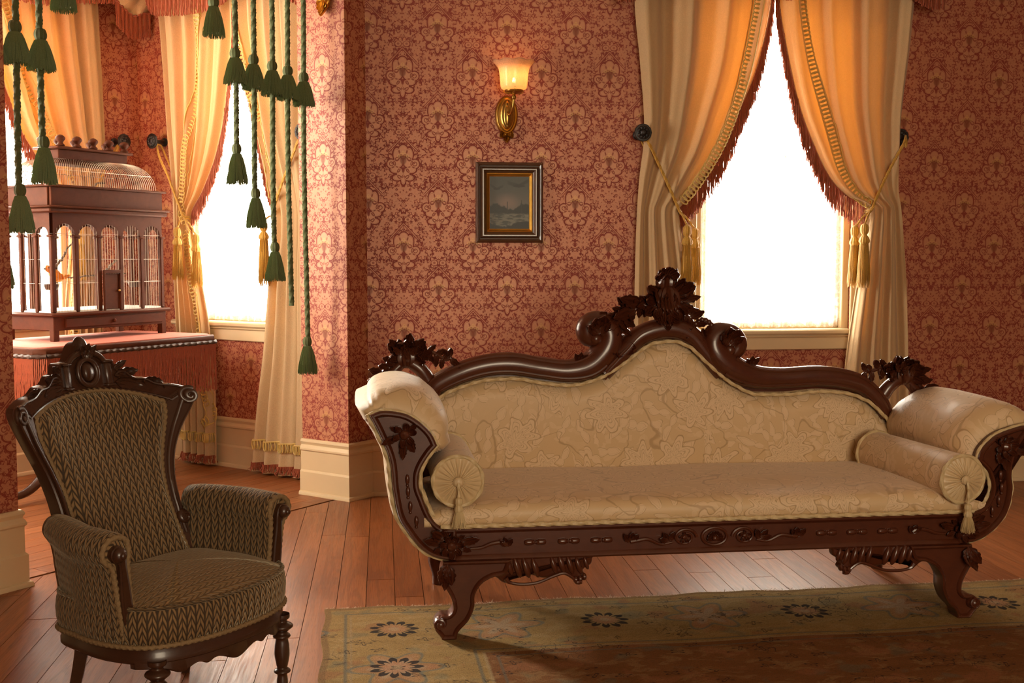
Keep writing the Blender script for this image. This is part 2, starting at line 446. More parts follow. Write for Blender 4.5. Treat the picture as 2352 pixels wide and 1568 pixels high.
def make_damask(name, ground, figure, line_c, sc=1.):
    """silk with woven flower sprays: satin figure, fine darker outlines"""
    g = Graph(name); uv = g.uv()
    wob = g.noise(uv, 6. * sc, 3., out=1)
    v = X(g, g.node('ShaderNodeVectorMath', {0: wob, 1: (.10 / sc, .10 / sc, 0.), 2: uv}, operation='MULTIPLY_ADD').outputs[0])
    f1, e1, c1 = leafcells(g, v, 3.9 * sc, 7., .20, .36, .008)
    f2, e2, c2 = leafcells(g, v, 10.5 * sc, 2., .07, .66, .012, 14., True)
    f2 = f2 * e1.above(.02, .01)
    f3, e3, c3 = leafcells(g, v, 17. * sc, 2., .10, .66, .02, 14., True); f3 = f3 * c2.above(.5, .05) * e1.above(.02, .01)
    ln = e1.band(0, .010, .006).max(e1.band(-.09, .008, .006) * .8).max(e1.band(-.16, .008, .006) * .8).max(e1.band(-.22, .008, .006))
    ln = ln.max(e2.band(0, .020, .012) * e1.above(.02, .01) * .85).max(e2.band(-.12, .012, .010) * .5)
    stem = g.noise(v, 4. * sc, 1., .5, .6).band(.5, .007, .004) * e1.above(0., .01)
    ln = ln.max(stem * .8)
    fig = f1.max(f2).max(f3 * .6)
    weave = g.noise(g.vscale(uv, (900., 260., 1.)), 1., 1.)
    c = g.mix(fig * .8, ground, figure); c = g.mix(ln * .62, c, line_c); c = g.mix(weave * .12, c, line_c)
    sh = g.bsdf(c, g.ramp(fig, 0., 1., .45, .60), 0., g.bump(weave, .0010, .35), **{'Sheen Weight': .25, 'Sheen Roughness': .4})
    return g.surf(sh)

def make_drape(name, face, glow, mixf=.42, pat=1.):
    """curtain cloth: woven vermicelli, lets warm light through"""
    g = Graph(name); uv = g.uv()
    n = g.noise(uv, 42., 2., .5, 2.2).band(.5, .05, .03)
    wv = g.noise(g.vscale(uv, (700., 300., 1.)), 1., 1.)
    c = g.mix(n * .28, face, tuple(v * .72 for v in face)); c = g.mix(wv * .15, c, tuple(v * .6 for v in face))
    b = g.bump(n * .6 + wv * .4, .0012, .5)
    d = g.bsdf(c, .75, 0., b, **{'Sheen Weight': .2, 'Specular IOR Level': .2})
    t = g.node('ShaderNodeBsdfTranslucent', {'Color': g.mix(n * .25, glow, tuple(min(1, v * 1.35) for v in glow)), 'Normal': b}).outputs[0]
    return g.surf(g.mixsh(mixf, d, t))

def make_velvet(name='cut_velvet', k=1.):
    g = Graph(name); u, v, _ = g.sep(g.uv())
    W = .027
    col = (u / W); f = (col.fract() - .5).abs() * 2.            # 0 at the middle of a braid, 1 at its edge
    s = (v / .026 + f * 1.25).fract()
    lens = (s - .5).abs() * 2.
    blade = lens.below(.62, .25) * f.below(.80, .14) * f.above(.06, .06)
    n = g.noise(g.uv(), 9., 3.); nap = g.noise(g.uv(), 260., 2.)
    pale = g.mix(n, (.23, .130, .052), (.33, .195, .085))
    c = g.mix(blade, tuple(a * k + b * (1 - k) for a, b in zip((.035, .020, .009), (.20, .105, .036))), pale); c = g.mix(nap * .3, c, (.10, .06, .03))
    return g.surf(g.bsdf(c, .72, 0., g.bump(blade, .0025, .7), **{'Sheen Weight': .5, 'Sheen Roughness': .35, 'Sheen Tint': (1., .85, .6, 1), 'Specular IOR Level': .3}))

def make_rug():
    g = Graph('worn_oriental_rug'); x, y, _ = g.sep(g.uv())      # x from the left edge, y = distance from the back edge
    v = g.uv(); warp = g.noise(g.vscale(v, (2., 14., 1.)), 1.5, 3.)           # abrash
    blot = g.noise(g.vscale(v, (1., 1.7, 1.)), 9., 4., .65, .8)
    brd = x.min(y)                                               # distance to the nearest edge
    inb = brd.below(.575, .006)
    tan = g.mix(warp, (.25, .150, .050), (.40, .255, .100))
    field = g.mix(warp, (.16, .058, .019), (.23, .100, .037))
    c = g.mix(inb, field, tan)
    c = g.mix(blot.above(.56, .05) * g.ramp(inb, 0., 1., .28, .5), c, (.40, .27, .12))
    c = g.mix(g.noise(g.vec(x, y, 3.), 7., 2.).above(.64, .05) * .4, c, (.12, .14, .10))
    c = g.mix(g.noise(g.vec(x, y, 9.), 6., 2.).above(.61, .04) * .5, c, (.30, .12, .055))
    for d0, hw, colr in ((.012, .012, (.20, .11, .05)), (.085, .006, (.11, .12, .10)), (.105, .004, (.33, .23, .12)), (.545, .006, (.11, .12, .10)), (.575, .006, (.35, .25, .13)), (.62, .005, (.13, .12, .09))):
        c = g.mix(brd.band(d0, hw, .004) * .65, c, colr)
    navy = (.006, .010, .018)
    def rosettes(px, py, along_x, off, c, col, strength, kind):
        # a row of flowers along the border
        P = .817
        if along_x: a = ((px + (P * .5 - .267 + off)) / P).fract() * P - P * .5; b = py - .29
        else: a = px - .26; b = ((py + (P * .5 - .29 + off)) / P).fract() * P - P * .5
        r = (a * a + b * b).sqrt(); th = g.math('ARCTAN2', b, a)
        if kind == 'ring':
            pet = (r - .068 - (th * 11.).cos() * .011).abs().below(.016, .003) * (th * 11.).cos().above(-.75, .12)
            ins = r.below(.05, .01)
            c = g.mix(ins * .6, c, (.42, .20, .11)); c = g.mix(r.below(.02, .006) * .6, c, (.40, .30, .17))
            return g.mix(pet * strength, c, col)
        w = r - (th * 6.).cos() * .035 - .115
        c = g.mix(w.below(0, .02) * .55, c, (.40, .185, .10)); c = g.mix((w + .05).below(0, .02) * .6, c, (.40, .30, .19))
        return g.mix(w.band(.014, .009, .006) * .55, c, (.09, .13, .13))
    top = y.below(.55, .01)
    c = g.mix(top, rosettes(x, y, False, .41, c, navy, .9, 'palm'), rosettes(x, y, True, .41, c, navy, .9, 'palm'))
    lft = x.below(.55, .01)
    c2 = rosettes(x, y, True, 0., c, navy, .92, 'ring'); c = g.mix(top, c, c2)
    c3 = rosettes(x, y, False, -.4, c, navy, .92, 'ring'); c = g.mix(lft * (1. - top * y.below(.40, .01)), c, c3)
    # scattered small dark motifs
    m, e, q = leafcells(g, g.vscale(v, (1., 1.6, 1.)), 7., 4., .03, .20, .02)
    c = g.mix(e.band(0, .035, .02) * q.above(.55, .02) * .75, c, navy)
    hook = g.noise(v, 11., 1., .5, 1.5).band(.5, .012, .006) * g.noise(v, 2.6, 1.).above(.58, .03)
    c = g.mix(hook * .7, c, navy)
    kn = g.noise(g.vscale(v, (330., 90., 1.)), 1., 1.).max(g.noise(g.vscale(v, (70., 420., 1.)), 1., 1.)); c = g.mix(kn.below(.50, .08) * .45, c, (.06, .036, .018))
    c = g.mix(g.noise(v, 160., 2.) * .25, c, (.10, .07, .04))
    return g.surf(g.bsdf(c, .92, 0., g.bump(kn, .003, .6), **{'Specular IOR Level': .03}))

def make_painting():
    """dusk landscape with two flying birds, dark and green-grey"""
    g = Graph('dusk_landscape_painting'); x, y, _ = g.sep(g.uv())         # 0..1 both ways
    v = g.uv()
    c = g.mix(y.above(.62, .3), (.115, .105, .085), (.055, .062, .05))
    glow = (((x - .45) * 1.6) * ((x - .45) * 1.6) + ((y - .5) * 3.) * ((y - .5) * 3.)).sqrt().below(.35, .3)
    c = g.mix(glow * .7, c, (.24, .16, .125))
    hill = .43 + .05 * (x * 9.).sin() + (g.noise(v, 9., 4.) - .5) * .16
    trees = (y - hill).below(0, .015) * y.above(.27, .03)
    c = g.mix(trees, c, (.012, .014, .010))
    spire = (x - .45).abs().below(.012, .006) * y.below(.52, .01) * y.above(.3, .01)
    spire = spire.max((x - .80).abs().below(.010, .005) * y.below(.55, .01) * y.above(.3, .01)); c = g.mix(spire * .85, c, (.02, .022, .018))
    water = y.below(.29, .03); c = g.mix(water, c, g.mix(g.noise(g.vec(x * 2., y * 9., 0.), 3., 3.).above(.5, .08), (.045, .05, .038), (.16, .155, .115)))
    bank = (y - (.10 + .05 * (x * 6. + 1.).cos() + (g.noise(v, 14., 3.) - .5) * .09)).below(0, .015); c = g.mix(bank, c, (.010, .011, .008))
    for bx, by, sx, sy, sg in ((.74, .84, .30, .075, 1.), (.19, .775, .17, .05, -.5)):
        a = (x - bx) / sx; b = (y - by) / sy
        wing = (b - (a.abs() * 1.35 - .35) - a * (.45 * sg)).abs().below(.44, .14) * a.abs().below(.95, .1) * (1. - a.abs() * .4)
        body = ((a * 1.9) * (a * 1.9) + ((b + .35) * 3.) * ((b + .35) * 3.)).sqrt().below(1., .15)
        c = g.mix(wing.max(body) * .85, c, (.016, .016, .012))
    return g.surf(g.bsdf(c, .42, 0., g.bump(g.noise(v, 60., 3.), .001, .3)))

M = {}
M['paper'] = make_wallpaper()
M['plainpaper'] = plain('plain_red_paper', (.38, .13, .075), .6, var=.1, scale=8.)
M['plank'] = make_plank((.235, .070, .019), (.34, .115, .036), 'red_oak_plank')
M['sub'] = plain('dark_joint', (.05, .018, .008), .7)
M['cream'] = plain('cream_paint', (.66, .50, .29), .45, var=.05, scale=6., bump=.15)
M['plaster'] = plain('ceiling_plaster', (.62, .50, .36), .8, var=.05)
M['mahog'] = make_wood('carved_mahogany', (.062, .014, .006), (.125, .031, .011), .30, .35)
M['walnut'] = make_wood('dark_walnut', (.040, .015, .008), (.085, .032, .014), .33, .25)
M['cagewood'] = make_wood('cage_mahogany', (.060, .018, .009), (.115, .036, .016), .6, .0, 1., .08)
M['silk'] = make_damask('sofa_silk_damask', (.68, .485, .27), (.79, .60, .39), (.32, .185, .075))
M['silkplain'] = plain('plain_gathered_silk', (.62, .46, .26), .42, var=.06, bump=.2)
M['cord'] = plain('beige_silk_cord', (.60, .46, .25), .5, var=.12, scale=200.)
M['velvet'] = make_velvet()
M['velvet_worn'] = make_velvet('worn_cut_velvet', .45)
M['braid'] = plain('gimp_braid', (.26, .165, .075), .7, var=.3, scale=180., bump=.8)
M['rug'] = make_rug()
M['rugedge'] = plain('rug_fringe_wool', (.52, .37, .26), .9)
M['drape'] = make_drape('cream_damask_drape', (.62, .43, .23), (.82, .24, .012), .06)
M['gimp'] = plain('gold_loop_braid', (.62, .42, .12), .5, var=.2, scale=90.)
def make_fringe(name, col, tr):
    g = Graph(name); n = g.noise(g.obj(), 220., 2.); c = g.mix(n, tuple(v * .6 for v in col), tuple(min(1, v * 1.25) for v in col))
    d = g.bsdf(c, .62, 0., None, **{'Sheen Weight': .3}); t = g.node('ShaderNodeBsdfTranslucent', {'Color': c}).outputs[0]
    return g.surf(g.mixsh(tr, d, t))
M['fringe'] = make_fringe('rust_bullion_fringe', (.43, .095, .032), .22)
M['goldthread'] = make_fringe('gold_tassel_thread', (.62, .34, .045), .15)
M['greenthread'] = make_fringe('green_tassel_thread', (.15, .20, .07), .10)
M['greenrope'] = plain('green_chenille_rope', (.10, .12, .04), .75, var=.35, scale=260., bump=.8)
M['brass'] = plain('aged_brass', (.50, .30, .075), .28, 1., var=.2, scale=60.)
M['gilt'] = plain('gilt', (.80, .44, .08), .28, .9, var=.15, scale=40.)
M['iron'] = plain('black_carved_knob', (.012, .009, .008), .35, 0., bump=.6, scale=80.)
M['wire'] = plain('tinned_wire', (.62, .55, .46), .35, .9, var=.05)
M['framewood'] = make_wood('frame_wood', (.045, .018, .009), (.14, .06, .025), .3, .5, 2.)
M['painting'] = make_painting()
M['whitecloth'] = plain('white_cup', (.75, .72, .66), .4)
M['tablecloth'] = plain('rose_table_felt', (.45, .13, .085), .85, scale=60., var=.2)
M['bird'] = plain('orange_feathers', (.85, .30, .03), .7, var=.25, scale=60.)
M['bark'] = plain('bare_twig', (.16, .10, .06), .9, var=.3, scale=90., bump=.8)
def make_sheer():
    g = Graph('sheer_lace'); v = g.uv(); n = g.noise(g.vscale(v, (1., 1., 1.)), 26., 3., .55, 1.5)
    d = g.node('ShaderNodeBsdfDiffuse', {'Color': (.85, .83, .80, 1)}).outputs[0]
    t = g.node('ShaderNodeBsdfTranslucent', {'Color': (.9, .88, .85, 1)}).outputs[0]
    tr = g.node('ShaderNodeBsdfTransparent', {'Color': (1, 1, 1, 1)}).outputs[0]
    body = g.mixsh(.7, d, t)
    return g.surf(g.mixsh(g.ramp(n, .35, .65, .50, .75), body, tr))
M['sheer'] = make_sheer()
def make_glass():
    g = Graph('window_glass'); tr = g.node('ShaderNodeBsdfTransparent', {'Color': (.97, .98, .98, 1)}).outputs[0]
    gl = g.node('ShaderNodeBsdfGlossy', {'Roughness': .03}).outputs[0]
    return g.surf(g.mixsh(.06, tr, gl))
M['glass'] = make_glass()

# ================================================================== THE ROOM
WALLH = 3.45
def panel(mb, fn, a0, a1, z0, z1, d0=0., d1=-.22):
    """box of wall between a0..a1 and z0..z1, front at d0, back at d1"""
    V = np.array([fn(a, d, z) for a in (a0, a1) for d in (d0, d1) for z in (z0, z1)])
    F = [[0, 1, 5, 4], [2, 6, 7, 3], [0, 2, 3, 1], [4, 5, 7, 6], [1, 3, 7, 5], [0, 4, 6, 2]]
    n = V.mean(0); G = []
    for f in F:
        p = V[f]; nr = np.cross(p[1] - p[0], p[2] - p[0]); G.append(f if nr.dot(p.mean(0) - n) > 0 else f[::-1])
    # own vertices for each face, so that the paper runs in metres on every face
    for f in G:
        P = V[f]; mbuv = []
        for i in f:
            a = (a0, a1)[i // 4]; d = (d0, d1)[(i // 2) % 2]; z = (z0, z1)[i % 2]
            mbuv.append((a + d, z))
        mb.add(P, np.arange(4)[None], mbuv)
    return mb
def wall_with_window(name, fn, a0, a1, w0, w1, z0, z1, mat='paper'):
    mb = MB(); panel(mb, fn, a0, w0, 0, WALLH); panel(mb, fn, w1, a1, 0, WALLH)
    panel(mb, fn, w0, w1, 0, z0); panel(mb, fn, w0, w1, z1, WALLH)
    return struct(mb.build(name, M[mat], smooth=False))
UVX = .0      # places the paper's stripes
wall_with_window('wall_back', lambda a, d, z: on_main(a - UVX, d, z), UVX - .12, 7.3 + UVX, 1.97 + UVX, 2.96 + UVX, .955, 3.05)
wall_with_window('wall_bay_right', on_side, .38, 2.55, .93, 1.85, .965, 3.05)
wall_with_window('wall_bay_back', on_far, -.62, 2.67, .19, 2.20, .965, 3.05)
wall_with_window('wall_bay_left', on_left, .03, 2.55, .75, 1.85, .965, 3.05, 'plainpaper')
# angled wall with the opening of the alcove: jamb, near part, lintel
on_ang = lambda a, d, z: on_open(a, .03 - d, z)
mb = MB(); panel(mb, on_ang, -.225, -.03, 0, WALLH, 0, -.37)
panel(mb, on_ang, -.62, -.225, 0, WALLH, -.10, -.37)
panel(mb, on_ang, 2.065, 11.2, 0, WALLH, 0, -.40)
panel(mb, on_ang, -.03, 2.065, 2.95, WALLH, 0, -.37)
struct(mb.build('wall_left', M['paper'], smooth=False))
RC = on_main(7.2, 0, 0)          # far right corner
mb = MB(); panel(mb, lambda a, d, z: RC - MN * a - MD * d + A(0, 0, z), -.2, 10.2, 0, WALLH)
struct(mb.build('wall_right', M['plainpaper'], smooth=False))
mb = MB(); panel(mb, lambda a, d, z: A(-7.5, -2.6, 0) + A(a, d, z), 0, 15.0, 0, WALLH)
struct(mb.build('wall_front', M['plainpaper'], smooth=False))
PLAN = ccw(np.array([q[:2] for q in (on_main(7.42, -.22, 0), on_main(-.14, -.22, 0), on_side(.36, -.22, 0), on_side(2.55, -.22, 0), on_far(2.67, -.22, 0), on_open(2.67, .43, 0), on_open(11.2, .43, 0), A(-7.6, -2.82, 0), A(7.55, -2.82, 0))]))
def plan_slab(z0, z1):
    m = MB(); n = len(PLAN); m.add(np.concatenate([np.concatenate([PLAN, np.full((n, 1), z)], 1) for z in (z0, z1)]), quads(2, n, False, True)); m.f += [np.arange(n)[::-1][None], np.arange(n)[None] + n]; return m
struct(plan_slab(WALLH, WALLH + .1).build('ceiling', M['plaster'], smooth=False))

# ---------------------------------------------------------------- floor boards
floor = struct(plan_slab(-.11, -.012).build('floor', M['sub'], smooth=False))
def clip(poly, p0, n):
    """keep the part of a polygon with (p-p0).n >= 0"""
    out = []
    for i in range(len(poly)):
        a, b = poly[i], poly[(i + 1) % len(poly)]; da, db = (a - p0).dot(n), (b - p0).dot(n)
        if da >= 0: out.append(a)
        if da * db < 0: out.append(a + (b - a) * da / (da - db))
    return out
def lay(origin, along, across, rows, span, wid, lens, clips, seed):
    rnd = random.Random(seed)
    ang = math.atan2(along[1], along[0]) - PI / 2
    for i in range(rows[0], rows[1]):
        t = span[0] - rnd.random() * lens
        while t < span[1]:
            l = lens * (.75 + .5 * rnd.random()); g = .0012
            q = [across * (i * wid + g) + along * (t + g), across * ((i + 1) * wid - g) + along * (t + g),
                 across * ((i + 1) * wid - g) + along * (t + l - g), across * (i * wid + g) + along * (t + l - g)]
            poly = [origin[:2] + p[:2] for p in q]
            for p0, n in clips: poly = clip(poly, p0[:2], n[:2]) if len(poly) > 2 else []
            t += l
            if len(poly) < 3: continue
            P = np.array(poly); c = P.mean(0)
            if (P.max(0) - P.min(0)).min() < .01: continue
            L2 = P - c; ca, sa = math.cos(-ang), math.sin(-ang)
            L2 = np.stack([L2[:, 0] * ca - L2[:, 1] * sa, L2[:, 0] * sa + L2[:, 1] * ca], 1)
            k = len(L2); b = .0012
            dirs = L2 / np.maximum(np.linalg.norm(L2, axis=1, keepdims=True), 1e-6)
            top = np.concatenate([L2 - dirs * b, np.zeros((k, 1))], 1); mid = np.concatenate([L2, np.full((k, 1), -b)], 1); bot = np.concatenate([L2, np.full((k, 1), -.0115)], 1)
            m = MB(); base = np.concatenate([top, mid, bot]); j = np.arange(k); j2 = (j + 1) % k
            area2 = (L2[:, 0] * np.roll(L2[:, 1], -1) - np.roll(L2[:, 0], -1) * L2[:, 1]).sum()
            tf = j if area2 > 0 else j[::-1]
            m.add(base, np.concatenate([np.stack([j, j2, j2 + k, j + k], 1), np.stack([j + k, j2 + k, j2 + 2 * k, j + 2 * k], 1)]))
            m.f.append(tf[None])
            o = m.build('plank', M['plank'], floor, smooth=False)
            o.location = (c[0], c[1], 0); o.rotation_euler = (0, 0, ang)
lay(K - MN * 6.9, MN, MD, (-18, 46), (1.0, 6.93), .12, 1.9, [(PR + WW * .10, -WW), (K + MN * .05, -MN)], 3)
lay(PR - UU * .6, UU, WW, (1, 20), (0., 3.2), .12, 1.5, [(PR + WW * .1, WW)], 5)
mb = MB()
addt(mb, tube(np.array([on_open(-.02, .10, -.004), on_open(2.05, .10, -.004)]), .004, 6)); mb.build('threshold_strip', M['walnut'], floor)

# ---------------------------------------------------------------- skirting boards
PROF = [(0., .335), (.010, .335), (.017, .328), (.019, .318), (.013, .308), (.011, .300), (.018, .292), (.024, .280), (.024, .270), (.016, .262),
        (.016, .150), (.022, .144), (.026, .138), (.026, .024), (.036, .020), (.040, .010), (.040, 0.)]
def skirting(name, pts, side):
    """pts: plan polyline on the wall face; side=+1: room lies to the left of the direction of travel"""
    P = np.array([p[:2] for p in pts]); T = np.diff(P, axis=0); T /= np.linalg.norm(T, axis=1, keepdims=True)
    N = np.stack([-T[:, 1], T[:, 0]], 1) * side; mit = []
    for i in range(len(P)):
        a = N[max(i - 1, 0)]; b = N[min(i, len(N) - 1)]; m = a + b; mit.append(m / max(m.dot(a), .35))
    pr = np.array(PROF); k = len(pr)
    V = np.concatenate([np.concatenate([P[i] + mit[i] * pr[:, :1], pr[:, 1:]], 1) for i in range(len(P))])
    # separate rings for every run keep the corners crisp
    mb = MB()
    for i in range(len(P) - 1): mb.add(V[i * k:(i + 2) * k], quads(2, k))
    return struct(mb.build(name, M['cream'], angle=25))
def w3(p): return np.asarray(p)
kk = on_open(-.195, .03, 0)
skirting('baseboard_back', [on_main(7.2, 0, 0), on_main(.005, 0, 0)], 1)
skirting('baseboard_left', [on_main(.005, 0, 0), on_open(-.03, .03, 0), on_open(-.03, .40, 0)], 1)
skirting('baseboard_jamb', [on_open(2.065, .40, 0), on_open(2.065, .03, 0), on_open(6.2, .03, 0)], 1)
skirting('baseboard_bay', [on_side(.40, 0, 0), on_side(2.33, 0, 0), on_far(2.43, 0, 0)], 1)

# ---------------------------------------------------------------- windows
def window(name, fn, w0, w1, z0, z1):
    root = bpy.data.objects.new(name, None); COL.objects.link(root); struct(root)
    def slab(nm, a0, a1, za, zb, d0, d1, b=.005):
        m = MB(); c = fn((a0 + a1) / 2, (d0 + d1) / 2, (za + zb) / 2)
        ex = fn(1, 0, 0) - fn(0, 0, 0); ang = math.atan2(ex[1], ex[0])
        addbox(m, (0, 0, 0), (abs(a1 - a0), abs(d1 - d0), zb - za), b, loc_rot(c, ang)); return m.build(nm, M['cream'], root)
    t = .045
    slab('jamb', w0, w0 + t, z0, z1, -.02, -.17); slab('jamb', w1 - t, w1, z0, z1, -.02, -.17); slab('head', w0, w1, z1 - t, z1, -.02, -.17)
    slab('casing', w0 - .11, w0 + .005, z0 - .02, z1 + .02, .022, 0); slab('casing', w1 - .005, w1 + .11, z0 - .02, z1 + .02, .022, 0)
    slab('casing', w0 - .11, w1 + .11, z1, z1 + .12, .024, 0)
    slab('window_sill', w0 - .13, w1 + .13, z0 - .012, z0 + .022, .05, -.16, .010)
    slab('apron_board', w0 - .11, w1 + .11, z0 - .105, z0 - .012, .020, 0); slab('apron_moulding', w0 - .11, w1 + .11, z0 - .030, z0 - .012, .034, .016, .008)
    mid = (z0 + z1) / 2 + .03; c = (w0 + w1) / 2
    for sash, za, zb, d in (('lower', z0 + .02, mid + .02, -.07), ('upper', mid - .02, z1 - t, -.11)):
        s = bpy.data.objects.new('sash', None); COL.objects.link(s); s.parent = root
        def bar(nm, *a):
            o = slab(nm, *a); o.parent = s; return o
        a0, a1 = w0 + t, w1 - t
        bar('stile', a0, a0 + .045, za, zb, d, d - .04); bar('stile', a1 - .045, a1, za, zb, d, d - .04)
        bar('rail', a0, a1, za, za + .06, d, d - .04); bar('rail', a0, a1, zb - .045, zb, d, d - .04)
        bar('muntin', c - .014, c + .014, za, zb, d - .005, d - .035)
        for x0, x1 in ((a0 + .045, c - .014), (c + .014, a1 - .045)):
            m = MB(); V = np.array([fn(x0, d - .02, za + .06), fn(x1, d - .02, za + .06), fn(x1, d - .02, zb - .045), fn(x0, d - .02, zb - .045)])
            n = np.cross(V[1] - V[0], V[2] - V[0]); n /= np.linalg.norm(n); V2 = np.concatenate([V, V + n * .004])
            m.add(V2, [[0, 1, 2, 3], [7, 6, 5, 4], [0, 4, 5, 1], [1, 5, 6, 2], [2, 6, 7, 3], [3, 7, 4, 0]]); m.build('pane', M['glass'], s, smooth=False)
    return root
window('window_1', on_main, 1.97, 2.96, .955, 3.05)
window('window_2', on_side, .93, 1.85, .965, 3.05)
window('window_3', on_far, .19, 2.20, .965, 3.05)
window('window_4', on_left, .75, 1.85, .965, 3.05)

# ================================================================== CURTAINS
def sheer(fn, a0, a1, z0, z1, label, group=None):
    root = thing('sheer_curtain', label, 'curtain', fn((a0 + a1) / 2, .0, z0))
    org = np.array(root.location)
    c = (a0 + a1) / 2 - .02
    for x0, x1 in ((a0, c + .03), (c - .03, a1)):
        def f(u, v):
            a = x0 + (x1 - x0) * u; z = z0 + .006 * np.sin(u * 60) * (1 - v) + (z1 - z0) * v
            d = -.035 + .010 * np.sin(u * 38 + 1.3 * np.sin(v * 5)) + .010 * np.exp(-v * 18) * np.sin(u * 120)
            return np.stack([fn(p, q, r) for p, q, r in zip(a, d, z)]) - org, np.stack([a, z], 1)
        m = MB(); m.add(*grid(f, 70, 24)); m.build('sheer_panel', M['sheer'], root, angle=0)
    return root
sheer(on_main, 2.02, 2.91, .988, 3.0, 'white sheer curtain in the window behind the sofa')
sheer(on_side, .98, 1.80, .996, 3.0, 'white sheer curtain in the alcove window between the tied drapes')
sheer(on_far, .24, 2.15, .996, 3.0, 'white sheer curtain glowing behind the birdcage')

DRAPES = []
def drape(name, label, fn, outer, inner, bot, nf, amps, mat, gimp=None, fringe=None, hem=False, ph=0., depth=.075, zt=3.22, fl=.12, fmat='fringe', group=None):
    """tied-back drape. outer/inner: [(a,z)] edges; amps: [(z,amplitude)] fold depth; gimp: line of loop braid"""
    oa, oz = np.array(outer).T; ia, iz = np.array(inner).T
    nz, nu = 110, 150
    zs = np.linspace(bot, zt, nz)
    O = pchip(oz, oa, zs); I = pchip(iz, ia, zs); az, aa = np.array(amps).T; AM = pchip(az, aa, zs)
    root = thing(name, label, 'curtain', fn(O[0], depth, bot), 0., group); org = np.array(root.location)
    U, J = np.meshgrid(np.linspace(0, 1, nu), np.arange(nz), indexing='ij'); Z = zs[J]
    per = TAU * nf
    uu = U + .25 / per * np.sin(per * U + ph) * 1.2
    S = O[J] + (I[J] - O[J]) * uu
    wob = .9 * np.sin(Z * 1.7 + ph) + .5 * np.sin(Z * 3.1 + U * 4)
    fold = .5 + .5 * np.sin(per * U + ph + wob * .5); fold = fold ** .8
    D = depth + AM[J] * (fold * 1.15 - .25 + .13 * np.sin(per * 2.3 * U + ph * 2 + wob))
    edge = np.clip(np.minimum(U, 1 - U) / .04, 0, 1); D = depth * .8 + (D - depth * .8) * (.35 + .65 * edge)
    ex = fn(1, 0, 0) - fn(0, 0, 0); ed = fn(0, 1, 0) - fn(0, 0, 0); o0 = fn(0, 0, 0)
    P3 = o0 + S[..., None] * ex + D[..., None] * ed + Z[..., None] * A(0, 0, 1)
    def surf(a, z, lift=0.):
        """point on the cloth at wall coordinate a, height z"""
        j = np.clip(np.searchsorted(zs, z), 0, nz - 1); i = int(np.argmin(np.abs(S[:, j] - a))); return D[i, j] + lift
    wid = np.abs(O - I).max()
    m = MB(); m.add(P3.reshape(-1, 3) - org, quads(nu, nz), np.stack([(U * wid * 1.6).ravel(), Z.ravel()], 1)); m.build('cloth', mat, root, angle=0)
    # folded-over leading edge
    edgeP = np.stack([o0 + I[j] * ex + D[-1, j] * ed + A(0, 0, zs[j]) for j in range(nz)]) - org
    m = MB(); addt(m, tube(edgeP, .006, 6)); m.build('edge_welt', mat, root)
    if fringe:
        z0, z1 = fringe; zz = np.linspace(z0, z1, int(plen(edgeP[(zs > z0) & (zs < z1)]) / .0034))
        tops = np.stack([np.interp(zz, zs, edgeP[:, c]) for c in range(3)], 1)
        tops = tops + RNG.normal(0, .002, tops.shape)
        m = MB(); strands(m, tops, fl * (.85 + .3 * RNG.rand(len(tops))), .0030, 7, 4, .004)
        addt(m, tube(np.stack([np.interp(np.linspace(z0, z1, 60), zs, edgeP[:, c]) for c in range(3)], 1) + A(0, 0, -.004), .006, 6))
        m.build('bullion_fringe', M[fmat], root, kind='stuff')
    if gimp:
        G = cr(np.array(gimp), 400); L = plen(G); n = int(L / .0245); Q = cr(np.array(gimp), n)
        m = MB(); t = np.linspace(0, TAU, 13)[:-1]
        T = np.gradient(Q, axis=0); T /= np.linalg.norm(T, axis=1, keepdims=True); Nn = np.stack([-T[:, 1], T[:, 0]], 1)
        for q, tt, nn in zip(Q, T, Nn):
            dd = surf(q[0], q[1], .007)
            ring = np.array([fn(*(lambda p: (p[0], dd, p[1]))(q + nn * .027 * math.cos(a) + tt * .0165 * math.sin(a))) for a in t]) - org
            addt(m, tube(ring, .0046, 5, True))
        line = np.array([fn(q[0], surf(q[0], q[1], .006), q[1]) for q in Q]) - org
        for sgn in (-1, 1):
            sd = np.array([fn(q[0] + nn[0] * .027 * sgn, surf(q[0] + nn[0] * .027 * sgn, q[1], .006), q[1] + nn[1] * .027 * sgn) for q, nn in zip(Q, Nn)]) - org
            addt(m, tube(cr(sd, n * 2), .0042, 5))
        m.build('loop_braid', M['gimp'], root)
    if hem:
        hz = bot + .16; row = int(np.searchsorted(zs, hz)); n = 60
        m = MB(); ii = np.linspace(2, nu - 3, n).astype(int)
        for i in ii:
            c = P3[i, row] - org + ed * .008; rr = .019; t = np.linspace(0, TAU, 9)[:-1]
            addt(m, tube(np.stack([c + ex * rr * .6 * np.cos(a) + A(0, 0, rr * 1.6 * np.sin(a)) for a in t]), .0036, 5, True))
        addt(m, tube((P3[:, row] - org + ed * .008 + A(0, 0, .028)), .006, 6)); m.build('hem_braid', M['gimp'], root)
        ii = np.linspace(0, nu - 1, 170).astype(int); tops = P3[ii, int(np.searchsorted(zs, bot + .055))] - org + ed * .006
        m = MB(); strands(m, tops, .052, .0042, 5, 4, .012); m.build('hem_fringe', M['fringe'], root, kind='stuff')
    DRAPES.append((S, D, zs)); return root
WG = None
